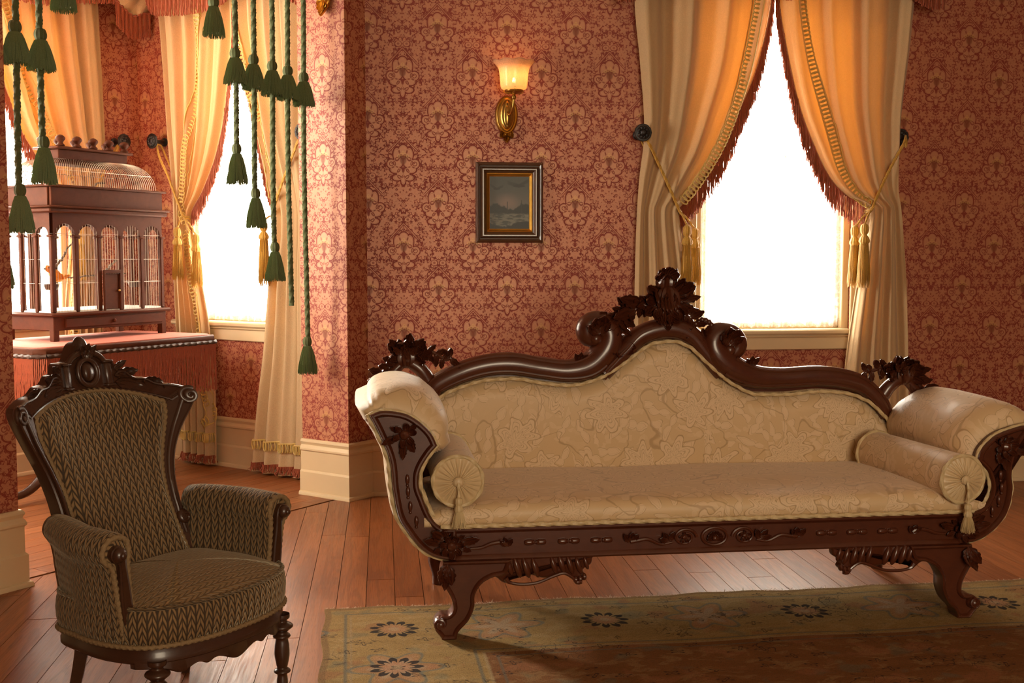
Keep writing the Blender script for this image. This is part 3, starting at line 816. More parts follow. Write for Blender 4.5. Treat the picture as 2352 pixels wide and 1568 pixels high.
drape('window_drape', 'cream and orange drape tied back beside the wall sconce and picture', on_main,
      [(1.56, 3.25), (1.568, 2.918), (1.605, 2.542), (1.632, 2.163), (1.602, 1.857), (1.589, 1.6), (1.581, 1.291), (1.57, .01)],
      [(2.411, 3.25), (2.408, 3.02), (2.392, 2.888), (2.317, 2.556), (2.202, 2.273), (2.099, 2.041), (1.994, 1.886), (1.889, 1.756), (1.846, 1.704), (1.872, 1.498), (1.90, 1.29), (1.93, .01)],
      .015, 3.6, [(0, .05), (1.2, .045), (1.7, .03), (2.1, .05), (3.2, .075)], M['drape'],
      [(2.30, 3.2), (2.303, 2.936), (2.255, 2.631), (2.2, 2.401), (2.11, 2.143), (2.025, 1.976), (1.941, 1.847), (1.868, 1.755)], (1.72, 3.2), fl=.15)
drape('window_drape', 'cream and orange drape tied back at the dark papered end of the room', on_main,
      [(3.33, 3.25), (3.284, 2.961), (3.263, 2.703), (3.214, 2.183), (3.211, 1.869), (3.238, 1.605), (3.279, 1.127), (3.304, .724), (3.33, .01)],
      [(2.421, 3.25), (2.424, 3.02), (2.44, 2.889), (2.49, 2.636), (2.577, 2.304), (2.663, 2.098), (2.776, 1.892), (2.888, 1.788), (3.024, 1.715), (2.999, 1.499), (2.945, 1.129), (2.898, .729), (2.86, .01)],
      .015, 3.4, [(0, .055), (1.2, .05), (1.7, .03), (2.1, .05), (3.2, .075)], M['drape'],
      [(2.53, 3.2), (2.559, 2.943), (2.625, 2.638), (2.712, 2.357), (2.785, 2.126), (2.843, 1.944), (2.92, 1.814), (3.008, 1.74)], (1.73, 3.2), ph=1., fl=.15, depth=.11)
drape('alcove_drape', 'pale drape with gold loop braid behind the birdcage table, tied with two gold tassels', on_side,
      [(2.05, 3.3), (2.002, 3.075), (1.976, 2.81), (1.931, 2.279), (1.885, 1.924), (1.861, 1.687), (1.880, 1.331), (1.872, .957), (1.85, .47), (1.84, .01)],
      [(1.262, 3.3), (1.267, 2.878), (1.302, 2.66), (1.373, 2.33), (1.465, 2.08), (1.60, 1.856), (1.714, 1.699), (1.658, 1.391), (1.562, .967), (1.51, .49), (1.51, .01)],
      .015, 4.6, [(0, .05), (1.2, .045), (1.7, .03), (2.1, .045), (3.2, .06)], M['drape'],
      [(1.52, 3.2), (1.543, 2.993), (1.583, 2.686), (1.663, 2.321), (1.736, 1.977), (1.77, 1.744), (1.72, 1.508), (1.671, 1.244), (1.627, .965), (1.56, .5), (1.52, .36), (1.60, .27)], (1.68, 3.2), hem=True, ph=2., zt=3.3)
drape('alcove_drape', 'long pale drape beside the lit jamb, hanging behind the green cords', on_side,
      [(.58, 3.3), (.578, 2.907), (.612, 2.40), (.626, 2.18), (.590, 1.93), (.562, 1.393), (.535, .852), (.53, .305), (.55, .01)],
      [(1.222, 3.3), (1.212, 2.982), (1.123, 2.533), (1.051, 2.225), (.978, 1.946), (.898, 1.668), (.946, 1.281), (1.004, .831), (1.083, .399), (1.138, .01)],
      .015, 4.2, [(0, .055), (1.2, .05), (1.7, .03), (2.1, .045), (3.2, .06)], M['drape'],
      [(1.25, 3.2), (1.21, 2.907), (1.125, 2.566), (1.04, 2.31), (.955, 2.03), (.90, 1.80)], (1.68, 3.2), hem=True, ph=.4, zt=3.3)
drape('alcove_drape', 'orange backlit drape gathered behind the top of the birdcage', on_far,
      [(-.03, 3.3), (-.037, 3.144), (-.05, 2.8), (-.061, 2.481), (-.066, 2.189), (-.03, 1.745), (.0, 1.094), (.0, .01)],
      [(.84, 3.3), (.718, 2.66), (.639, 2.429), (.571, 2.246), (.469, 2.09), (.30, 1.80), (.20, 1.66), (.24, 1.35), (.27, 1.09), (.30, .01)],
      .015, 5.4, [(0, .05), (1.2, .045), (1.7, .03), (2.1, .05), (3.2, .07)], M['drape'],
      [(.72, 3.1), (.598, 2.731), (.501, 2.5), (.401, 2.262), (.281, 2.047), (.20, 1.85), (.19, 1.60), (.22, 1.2), (.25, .6)], (1.66, 3.2), hem=True, ph=3., zt=3.3)
# ---------------------------------------------------------------- valances with bullion fringe
def valance(name, label, fn, line, drop, d, fl=.16, cloth_mat='drape'):
    """cloth swag whose lower edge follows line [(a,z)], fringe below"""
    L = cr(np.array(line), 90); root = thing(name, label, 'valance', fn(L[0][0], d, 3.3)); org = np.array(root.location)
    m = MB(); rows = []
    for k in range(12):
        t = k / 11; rows.append([fn(a, d + .05 * math.sin(PI * t) + .02 * math.sin(a * 40 + t * 7) * (1 - t), z + (3.36 - z) * t) for a, z in L])
    rows.append([fn(a, 0., 3.36) for a, z in L])
    m.add(np.array(rows).reshape(-1, 3) - org, quads(13, 90), np.array([[a, z + (3.36 - z) * k / 11] for k in range(13) for a, z in L])); m.build('swag', M[cloth_mat], root, angle=0)
    n = int(plen(L) / .0062); Q = cr(np.array(line), n); tops = np.array([fn(a, d + .012 + .006 * math.sin(i), z) for i, (a, z) in enumerate(Q)]) - org
    m = MB(); strands(m, tops, fl * (.96 + .08 * RNG.rand(n)), .0036, 8, 4, .003)
    addt(m, tube(cr(tops, 90), .008, 6)); m.build('bullion_fringe', M['fringe'], root, kind='stuff')
    return root
valance('window_valance', 'rust fringed valance over the alcove drape with gold loop braid', on_side, [(1.93, 3.30), (1.88, 3.20), (1.75, 3.17), (1.50, 3.15), (1.25, 3.16), (1.05, 3.22), (.75, 3.20), (.55, 3.10), (.47, 3.06)], .19, .22)
valance('window_valance', 'rust fringed valance tails hanging at the alcove corner', on_far, [(-.36, 3.10), (-.30, 3.09), (-.22, 3.06), (-.14, 3.10), (-.085, 3.14)], .1, .19)
valance('window_valance', 'rust fringed valance over the window behind the birdcage', on_far, [(1.7, 3.0), (1.4, 3.16), (.9, 3.18), (.55, 3.15), (.2, 3.22), (-.02, 3.26)], .19, .25)
valance('window_valance', 'dark red fringed valance above the window behind the sofa', on_main, [(1.44, 3.04), (1.55, 3.06), (1.8, 3.14), (2.2, 3.12), (2.45, 3.08), (2.7, 3.12), (3.1, 3.14), (3.3, 3.06), (3.42, 3.04)], .20, .20)

# ================================================================== KNOBS, TIEBACKS, CORDS
def face_rot(n):
    """rotation taking local +z to direction n"""
    return Vector(n).to_track_quat('Z', 'Y').to_euler()
def knob(fn, a, z, nrm, label, reach=1.):
    root = thing('curtain_holdback', label, 'holdback', fn(a, 0, z)); root.rotation_euler = face_rot(nrm); root.scale = (1, 1, reach)
    m = MB(); m.add(*lathe([(.0, 0), (.03, 0), (.03, .008), (.016, .014), (.013, .09), (.016, .10)], 20)); m.build('stem', M['iron'], root)
    m = MB(); m.add(*lathe(smoothprof([(.014, .098), (.045, .10), (.052, .108), (.050, .116), (.040, .117), (.036, .121), (.02, .122), (.012, .128), (.0005, .130)], 30), 32, 12, .02))
    for i in range(10):
        a_ = TAU * i / 10; V, F = ball((.027 * math.cos(a_), .027 * math.sin(a_), .121), (.009, .009, .005), 8, 6); m.add(V, F)
    m.build('rosette', M['iron'], root)
    return root
knob(on_main, 1.608, 2.149, -MN, 'round black curtain holdback on the wall between picture and window drape', 1.3)
knob(on_main, 3.232, 2.150, -MN, 'round black curtain holdback half hidden by the drape at the dark end', .58)
knob(on_far, -.19, 2.215, -WW, 'round black curtain holdback beside the orange drape behind the birdcage', 1.)
knob(on_side, 2.05, 2.217, UU, 'round black curtain holdback at the outer edge of the alcove drape with loop braid', 1.)
knob(on_side, .598, 2.19, UU, 'shiny black curtain holdback in front of the long pale alcove drape', 1.3)

def skirt(m, c, r0, r1, h, n, thr=.0016, bulge=.35, seed=0):
    """hanging threads of a tassel"""
    rnd = np.random.RandomState(seed); th = rnd.rand(n) * TAU; lay_ = .62 + .38 * rnd.rand(n) ** .6
    t = np.linspace(0, 1, 6); prof = r0 + (r1 - r0) * (np.sin(t * PI / 2) ** .75 * .75 + .25 * t ** 2)
    jit = rnd.normal(0, .05, (n, 6)) * t; ang = th[:, None] + jit * .6
    rad = prof[None] * lay_[:, None] * (1 + jit * .9)
    hh = h * (.88 + .15 * rnd.rand(n))[:, None] * t[None]
    C = np.stack([rad * np.cos(ang), rad * np.sin(ang), -hh], -1) + A(*c)
    s = np.arange(3) * TAU / 3; ring = np.stack([np.cos(s), np.sin(s), 0 * s], 1)
    V = C[:, :, None] + thr * (1 - .25 * t)[None, :, None, None] * ring[None, None]
    F = quads(6, 3, False, True); m.add(V.reshape(-1, 3), (F[None] + (np.arange(n) * 18)[:, None, None]).reshape(-1, 4))
    m.add(*[x if i else x + A(*c) for i, x in enumerate(lathe([(r0 * .85, .002), (r0 + (r1 - r0) * .35, -h * .3), (r0 + (r1 - r0) * .55, -h * .6), (r1 * .62, -h * .86), (.001, -h * .80)], 20, 7, .06))])
    return m

# gold tiebacks: doubled cord looped from the holdback over the cloth, round its leading edge and back behind it
def tieback(k, fn, knob_az, start, end, tass, label):
    S, D, zs = DRAPES[k]
    def env(a, z, wide=.03):
        j = np.abs(zs - z) < .03; q = np.abs(S[:, j] - a) < wide; return float(D[:, j][q].max()) if q.any() else None
    (a0, z0), (a1, z1) = knob_az, end; sg = 1 if a1 > a0 else -1
    front = []
    for t in np.linspace(0, 1, 9):
        a = a0 + (a1 - a0) * t; z = z0 + (z1 - z0) * (t ** 1.12); e = env(a, z)
        if e is None: continue
        front.append((a, e + .014, z))
    f = np.array(front); f[1:-1, 1] = np.maximum(f[1:-1, 1], (f[:-2, 1] + f[2:, 1]) / 2)      # the cord is taut: it bridges the hollows
    path = [(a0, start[0], z0 + .004)] + [tuple(q) for q in start[1]] + [tuple(q) for q in f] + [(a1 + sg * .022, .085, z1 - .012)]
    back = [(a1 + sg * .022, .085, z1 - .012), (a1 - sg * .01, .040, z1), ((a0 + a1) / 2, .036, (z0 + z1) / 2 - .02), (a0 + sg * .02, .036, z0 - .04), (a0, start[0] * .8, z0 - .004)]
    p0 = fn(*path[0]); root = thing('curtain_tieback', label, 'tieback', p0); org = np.array(p0)
    P = np.array([fn(*q) for q in path]) - org; B = np.array([fn(*q) for q in back]) - org
    for off in (0, .0115):
        m = MB(); addt(m, rope(P + A(0, 0, off), .0062, 3, 8)); m.build('cord', M['goldthread'], root)
    m = MB(); addt(m, rope(B, .0062, 3, 8)); m.build('cord', M['goldthread'], root)
    for a, d, z, h in tass:
        if d is None: d = max(e for e in (env(a, z - q, .045) for q in (.0, .1, .2, .3)) if e is not None) + .045
        c = fn(a, d, z) - org; end_ = P[-1]; top_ = P[-2]
        m = MB(); addt(m, rope(np.array([top_, (top_ + c) / 2 + A(0, 0, .012), c]), .006, 3, 8)); m.build('cord', M['goldthread'], root)
        t = bpy.data.objects.new('tassel', None); COL.objects.link(t); t.parent = root; t.location = c
        m = MB(); m.add(*lathe(smoothprof([(.004, .012), (.020, .0), (.025, -.022), (.022, -.045), (.014, -.058), (.020, -.066), (.030, -.085), (.031, -.10), (.022, -.112), (.014, -.116)], 40), 24, 12, .06)); m.build('tassel_head', M['goldthread'], t)
        m = MB(); skirt(m, (0, 0, -.105), .024, .038, h - .105, 150, .0019, 1., 3); m.build('tassel_skirt', M['goldthread'], t, kind='stuff')
    return root
tieback(0, on_main, (1.608, 2.140), (.095, [(1.628, .112, 2.10)]), (1.838, 1.690), [(1.876, None, 1.60, .36), (1.948, .075, 1.585, .33)], 'gold cord with tassels tying the drape nearest the picture')
tieback(1, on_main, (3.232, 2.140), (.040, [(3.255, .048, 2.115), (3.252, .10, 2.09)]), (3.015, 1.700), [(2.955, None, 1.61, .37), (2.928, .125, 1.60, .36)], 'gold cord with tassels tying the drape at the dark end')
tieback(2, on_side, (2.05, 2.205), (.075, [(2.0, .09, 2.10)]), (1.735, 1.690), [(1.745, None, 1.61, .34), (1.60, None, 1.565, .34)], 'gold cord with two tassels on the drape behind the birdcage table')
tieback(3, on_side, (.598, 2.180), (.095, [(.625, .112, 2.14)]), (.895, 1.680), [(.925, None, 1.64, .40)], 'gold cord with tassel on the long pale drape by the jamb')
tieback(4, on_far, (-.19, 2.205), (.075, [(-.13, .09, 2.12)]), (.19, 1.680), [(.22, None, 1.61, .34)], 'gold cord with tassel on the orange drape behind the birdcage')

# green tasselled cords hanging in the alcove opening
def green_cord(u, zc, zb, label, w=.2, s=1., top=2.95, upper=True, bare=False):
    root = thing('tassel_cord', label, 'tassel cord', on_open(u, w, zb), 0., 'green tassel cords in the alcove opening')
    h = top - zb; rnd = np.random.RandomState(int(u * 1000))
    def ropepath(z0, z1, n=7):
        z = np.linspace(z0, z1, n); return np.stack([.004 * np.sin(z * 3 + u * 9), .004 * np.cos(z * 2.3 + u * 5), z], 1)
    def head(nm, z, r, parent):
        m = MB(); m.add(*[x if i else x + A(0, 0, z) for i, x in enumerate(lathe(smoothprof([(.010, .052), (.019 * r, .046), (.025 * r, .028), (.024 * r, .012), (.018 * r, -.002), (.020 * r, -.008)], 26), 20, 10, .05))]); return m.build(nm, M['greenrope'], parent)
    low = 0. if bare else .20
    m = MB(); q = cr(ropepath(low, h), int(h / .006)); addt(m, tube(q, .0145 * s + .0012 * np.sin(np.arange(len(q)) * 1.9), 12, False, True, 3, .22, .055)); m.build('cord', M['greenrope'], root)
    if upper:
        t = bpy.data.objects.new('tassel', None); COL.objects.link(t); t.parent = root; t.location = (0, 0, zc - zb)
        head('tassel_head', 0., 1.1 * s, t)
        m = MB(); skirt(m, (0, 0, -.002), .026 * s, .062 * s, .135 * s, 420, .0021, 1.6, int(u * 100)); m.build('tassel_skirt', M['greenthread'], t, kind='stuff')
    if not bare:
        t = bpy.data.objects.new('tassel', None); COL.objects.link(t); t.parent = root; t.location = (0, 0, .175)
        head('tassel_head', 0., 1.0, t)
        m = MB(); skirt(m, (0, 0, -.002), .022, .056, .160, 320, .0021, 1., int(u * 100) + 1); m.build('tassel_skirt', M['greenthread'], t, kind='stuff')
    return root
green_cord(.635, 2.47, 1.795, 'green tassel cord whose lower tassel hangs highest in its row')
green_cord(.505, 2.455, 1.565, 'green tassel cord second from the alcove middle, tassel before the bright window')
green_cord(.368, 2.44, 1.275, 'middle green tassel cord, tassel before the long pale drape')
green_cord(.250, 2.43, 1.145, 'green cord that ends bare without a lower tassel', bare=True)
green_cord(.125, 2.41, .735, 'longest green tassel cord, next to the lit papered jamb')
green_cord(1.900, 2.40, 1.515, 'green tassel cord in front of the birdcage cornice, lower tassel beside its arches')
green_cord(1.777, 2.385, 1.735, 'green tassel cord in front of the birdcage roof')
green_cord(2.005, 2.37, 1.27, 'green tassel cord against the near papered jamb', s=.85)
def short_tassel(u, z, label):
    root = thing('short_tassel', label, 'tassel cord', on_open(u, .2, z), 0., 'green tassel cords in the alcove opening')
    m = MB(); addt(m, tube(cr(np.array([[0, 0, .16], [0, 0, .4], [0, 0, 2.95 - z]]), 60), .0145, 12, False, True, 3, .22, .055)); m.build('cord', M['greenrope'], root)
    m = MB(); m.add(*lathe(smoothprof([(.010, .195), (.021, .19), (.028, .172), (.026, .155), (.018, .14)], 26), 20, 10, .05)); m.build('tassel_head', M['greenrope'], root)
    m = MB(); skirt(m, (0, 0, .145), .024, .058, .155, 300, .0020, 1., 5); m.build('tassel_skirt', M['greenthread'], root, kind='stuff')
short_tassel(.775, 2.565, 'short green tassel before the drape with gold loop braid')
short_tassel(1.655, 2.54, 'short green tassel before the orange drape')

# gilt leaf bracket high on the jamb
br = thing('gilt_bracket', 'small gilt leaf bracket at the top of the lit papered jamb', 'bracket', on_open(-.03, .17, 2.80))
lm = leaf_mesh('gilt_leaf', M['gilt'], .13, .07, 4, .25, .012)
for k, (dx, rz) in enumerate(((0., 0.), (-.035, .35), (.035, -.35))):
    o = inst('leaf', lm, br, (0, 0, .11)); o.matrix_local = Matrix.Translation(Vector(UU) * .012 + Vector(WW) * dx + Vector((0, 0, .12))) @ Matrix.Rotation(R(56 - 90), 4, 'Z') @ Matrix.Rotation(R(90) + rz, 4, 'Y')
m = MB(); V, F = ball((0, 0, .13), (.03, .03, .035)); m.add(V + UU * .01, F); m.build('boss', M['gilt'], br)

# ================================================================== WALL SCONCE
sc = thing('wall_sconce', 'lit brass wall sconce with fluted frosted glass shade above the picture', 'wall lamp', on_main(.815, 0, 2.13)); sc.rotation_euler = (0, 0, R(6.5))
# local: x along the wall, -y into the room, z up
m = MB()
O = np.stack([.068 * np.cos(np.linspace(0, TAU, 41)[:-1]), .125 + .115 * np.sin(np.linspace(0, TAU, 41)[:-1])], 1)
loft(m, O, [(-.050, -.050), (-.048, -.040), (-.040, -.028), (-.030, -.024), (-.026, -.016), (-.030, -.010), (-.024, -.003), (-.008, 0), (-.001, 0)])
m.build('backplate', M['brass'], sc)
m = MB(); V, F = ball((0, -.042, .120), (.024, .016, .066), 16, 12); m.add(V, F); m.build('boss', M['brass'], sc)
lf = leaf_mesh('brass_leaf', M['brass'], .085, .055, 4, .15, .012)
for rz, s_ in ((0, 1.), (.6, .8), (-.6, .8)):
    o = inst('leaf', lf, sc, (0, -.02, .045), (0, R(90) + rz, 0), (s_,) * 3)
m = MB(); addt(m, tube(cr(np.array([[.0, -.045, .14], [.012, -.10, .12], [.022, -.15, .15], [.026, -.165, .20], [.026, -.165, .235]]), 40), .0075, 10)); m.build('arm', M['brass'], sc)
m = MB(); m.add(*[x if i else x + A(.026, -.165, .225) for i, x in enumerate(lathe(smoothprof([(.008, -.03), (.014, -.015), (.010, .0), (.050, .012), (.054, .022), (.050, .026), (.020, .022)], 30), 28))])
for k in range(3):
    a_ = TAU * k / 3 + .5; addt(m, tube(cr(np.array([[.03, 0, .005], [.062, 0, .016], [.066, 0, .040]]) @ np.array([[math.cos(a_), math.sin(a_), 0], [-math.sin(a_), math.cos(a_), 0], [0, 0, 1]]) + A(.026, -.165, .225), 10), .004, 6))
m.build('shade_holder', M['brass'], sc)
g = Graph('frosted_etched_glass'); n_ = g.noise(g.obj(), 130., 3.); spot = n_.above(.52, .05)
gl = g.node('ShaderNodeBsdfTranslucent', {'Color': (1., .74, .50, 1)}).outputs[0]; df = g.bsdf(g.mix(spot * .5, (.80, .60, .46), (.50, .32, .20)), .18)
tr = g.node('ShaderNodeBsdfTransparent', {'Color': (1., .9, .75, 1)}).outputs[0]
M['shade'] = g.surf(g.mixsh(g.ramp(spot, 0., 1., .40, .22), g.mixsh(.45, df, gl), tr))
prof = smoothprof([(.050, .0), (.066, .004), (.076, .016), (.080, .050), (.085, .100), (.094, .130), (.118, .158), (.124, .162)], 34)
seg = 72; th = np.arange(seg) * TAU / seg; tt = np.linspace(0, 1, len(prof))[:, None]
rr = prof[:, :1] * (1 + .022 * np.clip(tt - .55, 0, 1) / .45 * np.cos(9 * th)[None]); zz = prof[:, 1:] + .0035 * np.clip(tt - .8, 0, 1) / .2 * np.cos(9 * th)[None]
V = np.stack([rr * np.cos(th), rr * np.sin(th), zz], -1).reshape(-1, 3); Vi = np.stack([(rr - .003) * np.cos(th), (rr - .003) * np.sin(th), zz], -1).reshape(-1, 3)
m = MB(); m.add(np.concatenate([V, Vi]) + A(.026, -.165, .250), np.concatenate([quads(len(prof), seg, False, True), quads(len(prof), seg, False, True)[:, ::-1] + len(V)])); m.build('glass_shade', M['shade'], sc, angle=0)
g = Graph('lamp_filament'); em = g.node('ShaderNodeEmission', {'Color': (1., .62, .22, 1), 'Strength': 45.}).outputs[0]; M['flame'] = g.surf(em)
m = MB(); V, F = ball((.026, -.165, .305), (.010, .010, .016), 14, 10); m.add(V, F); m.build('bulb', M['flame'], sc)
m = MB(); m.add(*[x if i else x + A(.026, -.165, .25) for i, x in enumerate(lathe([(.010, 0), (.010, .035), (.012, .042), (.003, .044)], 14))]); m.build('socket', M['brass'], sc)
pl = bpy.data.lights.new('sconce_glow', 'POINT'); pl.energy = 1.1; pl.color = (1., .55, .20); pl.shadow_soft_size = .015
plo = bpy.data.objects.new('sconce_glow', pl); COL.objects.link(plo); plo.parent = sc; plo.location = (.026, -.165, .335)

# ================================================================== FRAMED PICTURE
pic = thing('framed_picture', 'small dark landscape painting with flying birds in a brown and gilt frame', 'picture', on_main(.832, .0, 1.742)); pic.rotation_euler = (0, 0, R(6.5))
def frame_ring(name, w, h, prof, mat):
    """mitred picture moulding; prof = [(inset, proud)]"""
    m = MB(); k = len(prof); rows = []
    for sx, sy in ((-1, -1), (1, -1), (1, 1), (-1, 1)):
        rows.append([(sx * (w / 2 - i), -p, sy * (h / 2 - i)) for i, p in prof])
    rows = np.array(rows)
    for a in range(4):
        b = (a + 1) % 4; m.add(np.concatenate([rows[a], rows[b]]), quads(2, k))
    return m.build(name, mat, pic, smooth=True, angle=20)
frame_ring('frame', .402, .475, [(0, 0), (0, .020), (.006, .030), (.014, .034), (.022, .028), (.024, .022), (.030, .024), (.040, .040), (.046, .040), (.050, .034), (.064, .022), (.066, .010)], M['framewood'])
frame_ring('gilt_liner', .402 - .128, .475 - .128, [(0, .008), (0, .024), (.005, .026), (.015, .012), (.019, .010), (.020, .004)], M['gilt'])
m = MB(); w_, h_ = .402 - .16, .475 - .16
V = np.array([[-w_ / 2, -.006, -h_ / 2], [w_ / 2, -.006, -h_ / 2], [w_ / 2, -.006, h_ / 2], [-w_ / 2, -.006, h_ / 2]]); V = np.concatenate([V, V + A(0, .004, 0)])
m.add(V, [[0, 1, 2, 3], [7, 6, 5, 4], [0, 4, 5, 1], [1, 5, 6, 2], [2, 6, 7, 3], [3, 7, 4, 0]], [[0, 0], [1, 0], [1, 1], [0, 1]] * 2); m.build('canvas', M['painting'], pic, smooth=False)

M['darkrope'] = plain('dark_brown_rope', (.05, .022, .012), .6, scale=120.)
# ================================================================== FRINGED TABLE
TZ = .93; TA = 60.
tb = thing('fringed_table', 'side table with rose felt top and long rust bullion fringe under the birdcage', 'table', (-2.555, 6.49, 0), R(TA))
# local x along the front edge, y towards the back; origin below the middle of the top
TC = A(-1.87, 7.23, 0) - unit(TA) * .675 + unit(TA + 90) * .40; tb.location = tuple(TC)
W2, D2, ch = .675, .40, .05
def octo(w, d, c): return np.array([(-w + c, -d), (w - c, -d), (w, -d + c), (w, d - c), (w - c, d), (-w + c, d), (-w, d - c), (-w, -d + c)])
def slab_xy(m, O, z0, z1, b):
    mm = MB(); prism(mm, np.stack([O[:, 0], O[:, 1]], 1), -z1, -z0, b)
    for V, UV in zip(mm.v, mm.uv): m.v.append(np.stack([V[:, 0], V[:, 2], -V[:, 1]], 1)); m.uv.append(UV)
    for F in mm.f: m.f.append(F + m.n)
    m.n += mm.n; return m
m = MB(); slab_xy(m, octo(W2, D2, ch), TZ - .045, TZ - .006, .008); m.build('table_frame', M['cagewood'], tb)
m = MB(); slab_xy(m, octo(W2 - .028, D2 - .028, ch), TZ - .02, TZ, .002); m.build('felt_top', M['tablecloth'], tb)
per = np.concatenate([octo(W2 + .004, D2 + .004, ch), octo(W2 + .004, D2 + .004, ch)[:1]])
pp = []
for a, b in zip(per[:-1], per[1:]):
    n_ = max(2, int(np.linalg.norm(b - a) / .0098)); pp.append(a + (b - a) * (np.arange(n_) / n_)[:, None])
pp = np.concatenate(pp); tops = np.concatenate([pp, np.full((len(pp), 1), TZ - .055)], 1)
m = MB(); addt(m, tube(np.concatenate([tops, tops[:1]]) + A(0, 0, .006), .012, 8, False, False, 3, .25, .05)); m.build('rope_edge', M['darkrope'], tb)
m = MB(); strands(m, tops, .30 * (.97 + .05 * RNG.rand(len(tops))), .0041, 14, 4, .005); 
strands(m, tops * A(.992, .99, 1) + RNG.normal(0, .003, tops.shape), .07, .0042, 5, 4, .003)
m.build('bullion_fringe', M['fringe'], tb, kind='stuff')
m = MB(); m.add(*lathe(smoothprof([(.10, TZ - .05), (.09, TZ - .09), (.05, TZ - .14), (.045, .62), (.075, .52), (.085, .46), (.06, .40), (.05, .36), (.075, .32), (.085, .28), (.07, .22), (.03, .18)], 60), 24)); m.build('pedestal', M['walnut'], tb)
for dx, dy in ((-.62, 0), (.62, 0), (0, -.34), (0, .34)):
    d_ = A(dx, dy, 0); m = MB()
    P = cr(np.array([d_ * .08 + A(0, 0, .30), d_ * .30 + A(0, 0, .27), d_ * .55 + A(0, 0, .16), d_ * .75 + A(0, 0, .075), d_ * .93 + A(0, 0, .055), d_ * 1.0 + A(0, 0, .045)]), 40)
    addt(m, tube(P, np.interp(np.linspace(0, 1, 40), [0, .5, .85, 1], [.045, .034, .022, .020]), 10)); V, F = ball(tuple(d_ + A(0, 0, .024)), (.024, .024, .023)); m.add(V, F); m.build('foot', M['walnut'], tb)
m = MB(); addbox(m, (0, 0, TZ - .075), (W2 * 2 - .12, D2 * 2 - .10, .06), .005); m.build('apron', M['walnut'], tb)

# ================================================================== BIRDCAGE
CA = 62.; CW, CD = .88, .42
cfl = A(-2.648, 6.53, 0)
CC = cfl + unit(CA) * CW / 2 + unit(CA + 90) * CD / 2
cage = thing('birdcage', 'large mahogany birdcage with arched colonnade and domed wire roof', 'birdcage', (CC[0], CC[1], TZ), R(CA))
def cbox(nm, c, s, b=.004, parent=cage, mat='cagewood'):
    m = MB(); addbox(m, c, s, b); return m.build(nm, M[mat], parent)
hw, hd = CW / 2, CD / 2
for sx in (-1, 1):
    for sy in (-1, 1): cbox('foot', (sx * (hw - .02), sy * (hd - .02), .035), (.04, .04, .07))
cbox('base', (0, 0, .105), (CW, CD, .085)); cbox('drawer', (0.02, -hd - .004, .105), (CW - .12, .012, .055))
m = MB(); V, F = ball((.0, -hd - .016, .105), (.011, .011, .011), 10, 8); m.add(V, F); m.build('drawer_knob', M['cagewood'], cage)
cbox('base_moulding', (0, 0, .155), (CW + .05, CD + .05, .022), .009)
cbox('floor_tray', (0, 0, .170), (CW - .02, CD - .02, .012), .002, mat='whitecloth')
Z0, Z1 = .166, .715      # colonnade
nF, nS = 5, 3
def colonnade(L, n, y, axis):
    """columns and pierced arch board of one side; axis 0 runs along x"""
    cw = .036; pitch = (L - cw) / n
    for i in range(n + 1):
        p = -L / 2 + cw / 2 + i * pitch
        if axis == 1 and i in (0, n): continue
        c = (p, y) if axis == 0 else (y, p)
        cbox('column', (c[0], c[1], (Z0 + Z1 - .10) / 2), (cw * .8, cw * .8, Z1 - .10 - Z0), .005)
        cbox('capital', (c[0], c[1], Z1 - .104), (cw * 1.25, cw * 1.25, .014), .005)
    # arch board as ring of bays
    m = MB()
    for i in range(n):
        a0 = -L / 2 + cw / 2 + i * pitch; a1 = a0 + pitch; r = (pitch - cw * .72) / 2; mid = (a0 + a1) / 2; zb = Z1 - .10; zt_ = Z1 + .035
        arc = [(mid + r * math.cos(t), zb + r * .98 * math.sin(t)) for t in np.linspace(PI, 0, 17)]
        top = [(x_, zt_) for x_ in np.linspace(a0, a1, 17)]
        lo = [(a0, zb)] + arc + [(a1, zb)]; hi = [(a0, zt_)] + top + [(a1, zt_)]
        for d0 in (-.013, .013):
            V = np.array([(p_[0], d0, p_[1]) for p_ in lo + hi]); k = len(lo); F = np.stack([np.arange(k - 1), np.arange(1, k), np.arange(1, k) + k, np.arange(k - 1) + k], 1); m.add(V, F)
        V = np.array([(p_[0], d0, p_[1]) for d0 in (-.013, .013) for p_ in lo]); k = len(lo); m.add(V, quads(2, k))
    ob = m.build('arch_board', M['cagewood'], cage, angle=30)
    ob.location = (0, y, 0) if axis == 0 else (y, 0, 0); ob.rotation_euler = (0, 0, 0 if axis == 0 else PI / 2)
for sy in (-1, 1): colonnade(CW, nF, sy * (hd - .018), 0)
for sx in (-1, 1): colonnade(CD, nS, sx * (hw - .018), 1)
cbox('cornice', (0, 0, Z1 + .045), (CW + .035, CD + .035, .03), .008); cbox('cornice', (0, 0, Z1 + .065), (CW + .06, CD + .06, .012), .005)
for nm, c, s in (('attic_board', (0, -hd + .012, Z1 + .125), (CW - .02, .022, .11)), ('attic_board', (0, hd - .012, Z1 + .125), (CW - .02, .022, .11)), ('attic_board', (-hw + .012, 0, Z1 + .125), (.022, CD - .045, .11)), ('attic_board', (hw - .012, 0, Z1 + .125), (.022, CD - .045, .11))): cbox(nm, c, s)
for c, s in (((0, -hd + .01, Z1 + .186), (CW + .03, .05, .014)), ((0, hd - .01, Z1 + .186), (CW + .03, .05, .014)), ((-hw + .01, 0, Z1 + .186), (.05, CD - .03, .014)), ((hw - .01, 0, Z1 + .186), (.05, CD - .03, .014))): cbox('attic_moulding', c, s, .005)
ZD = Z1 + .193
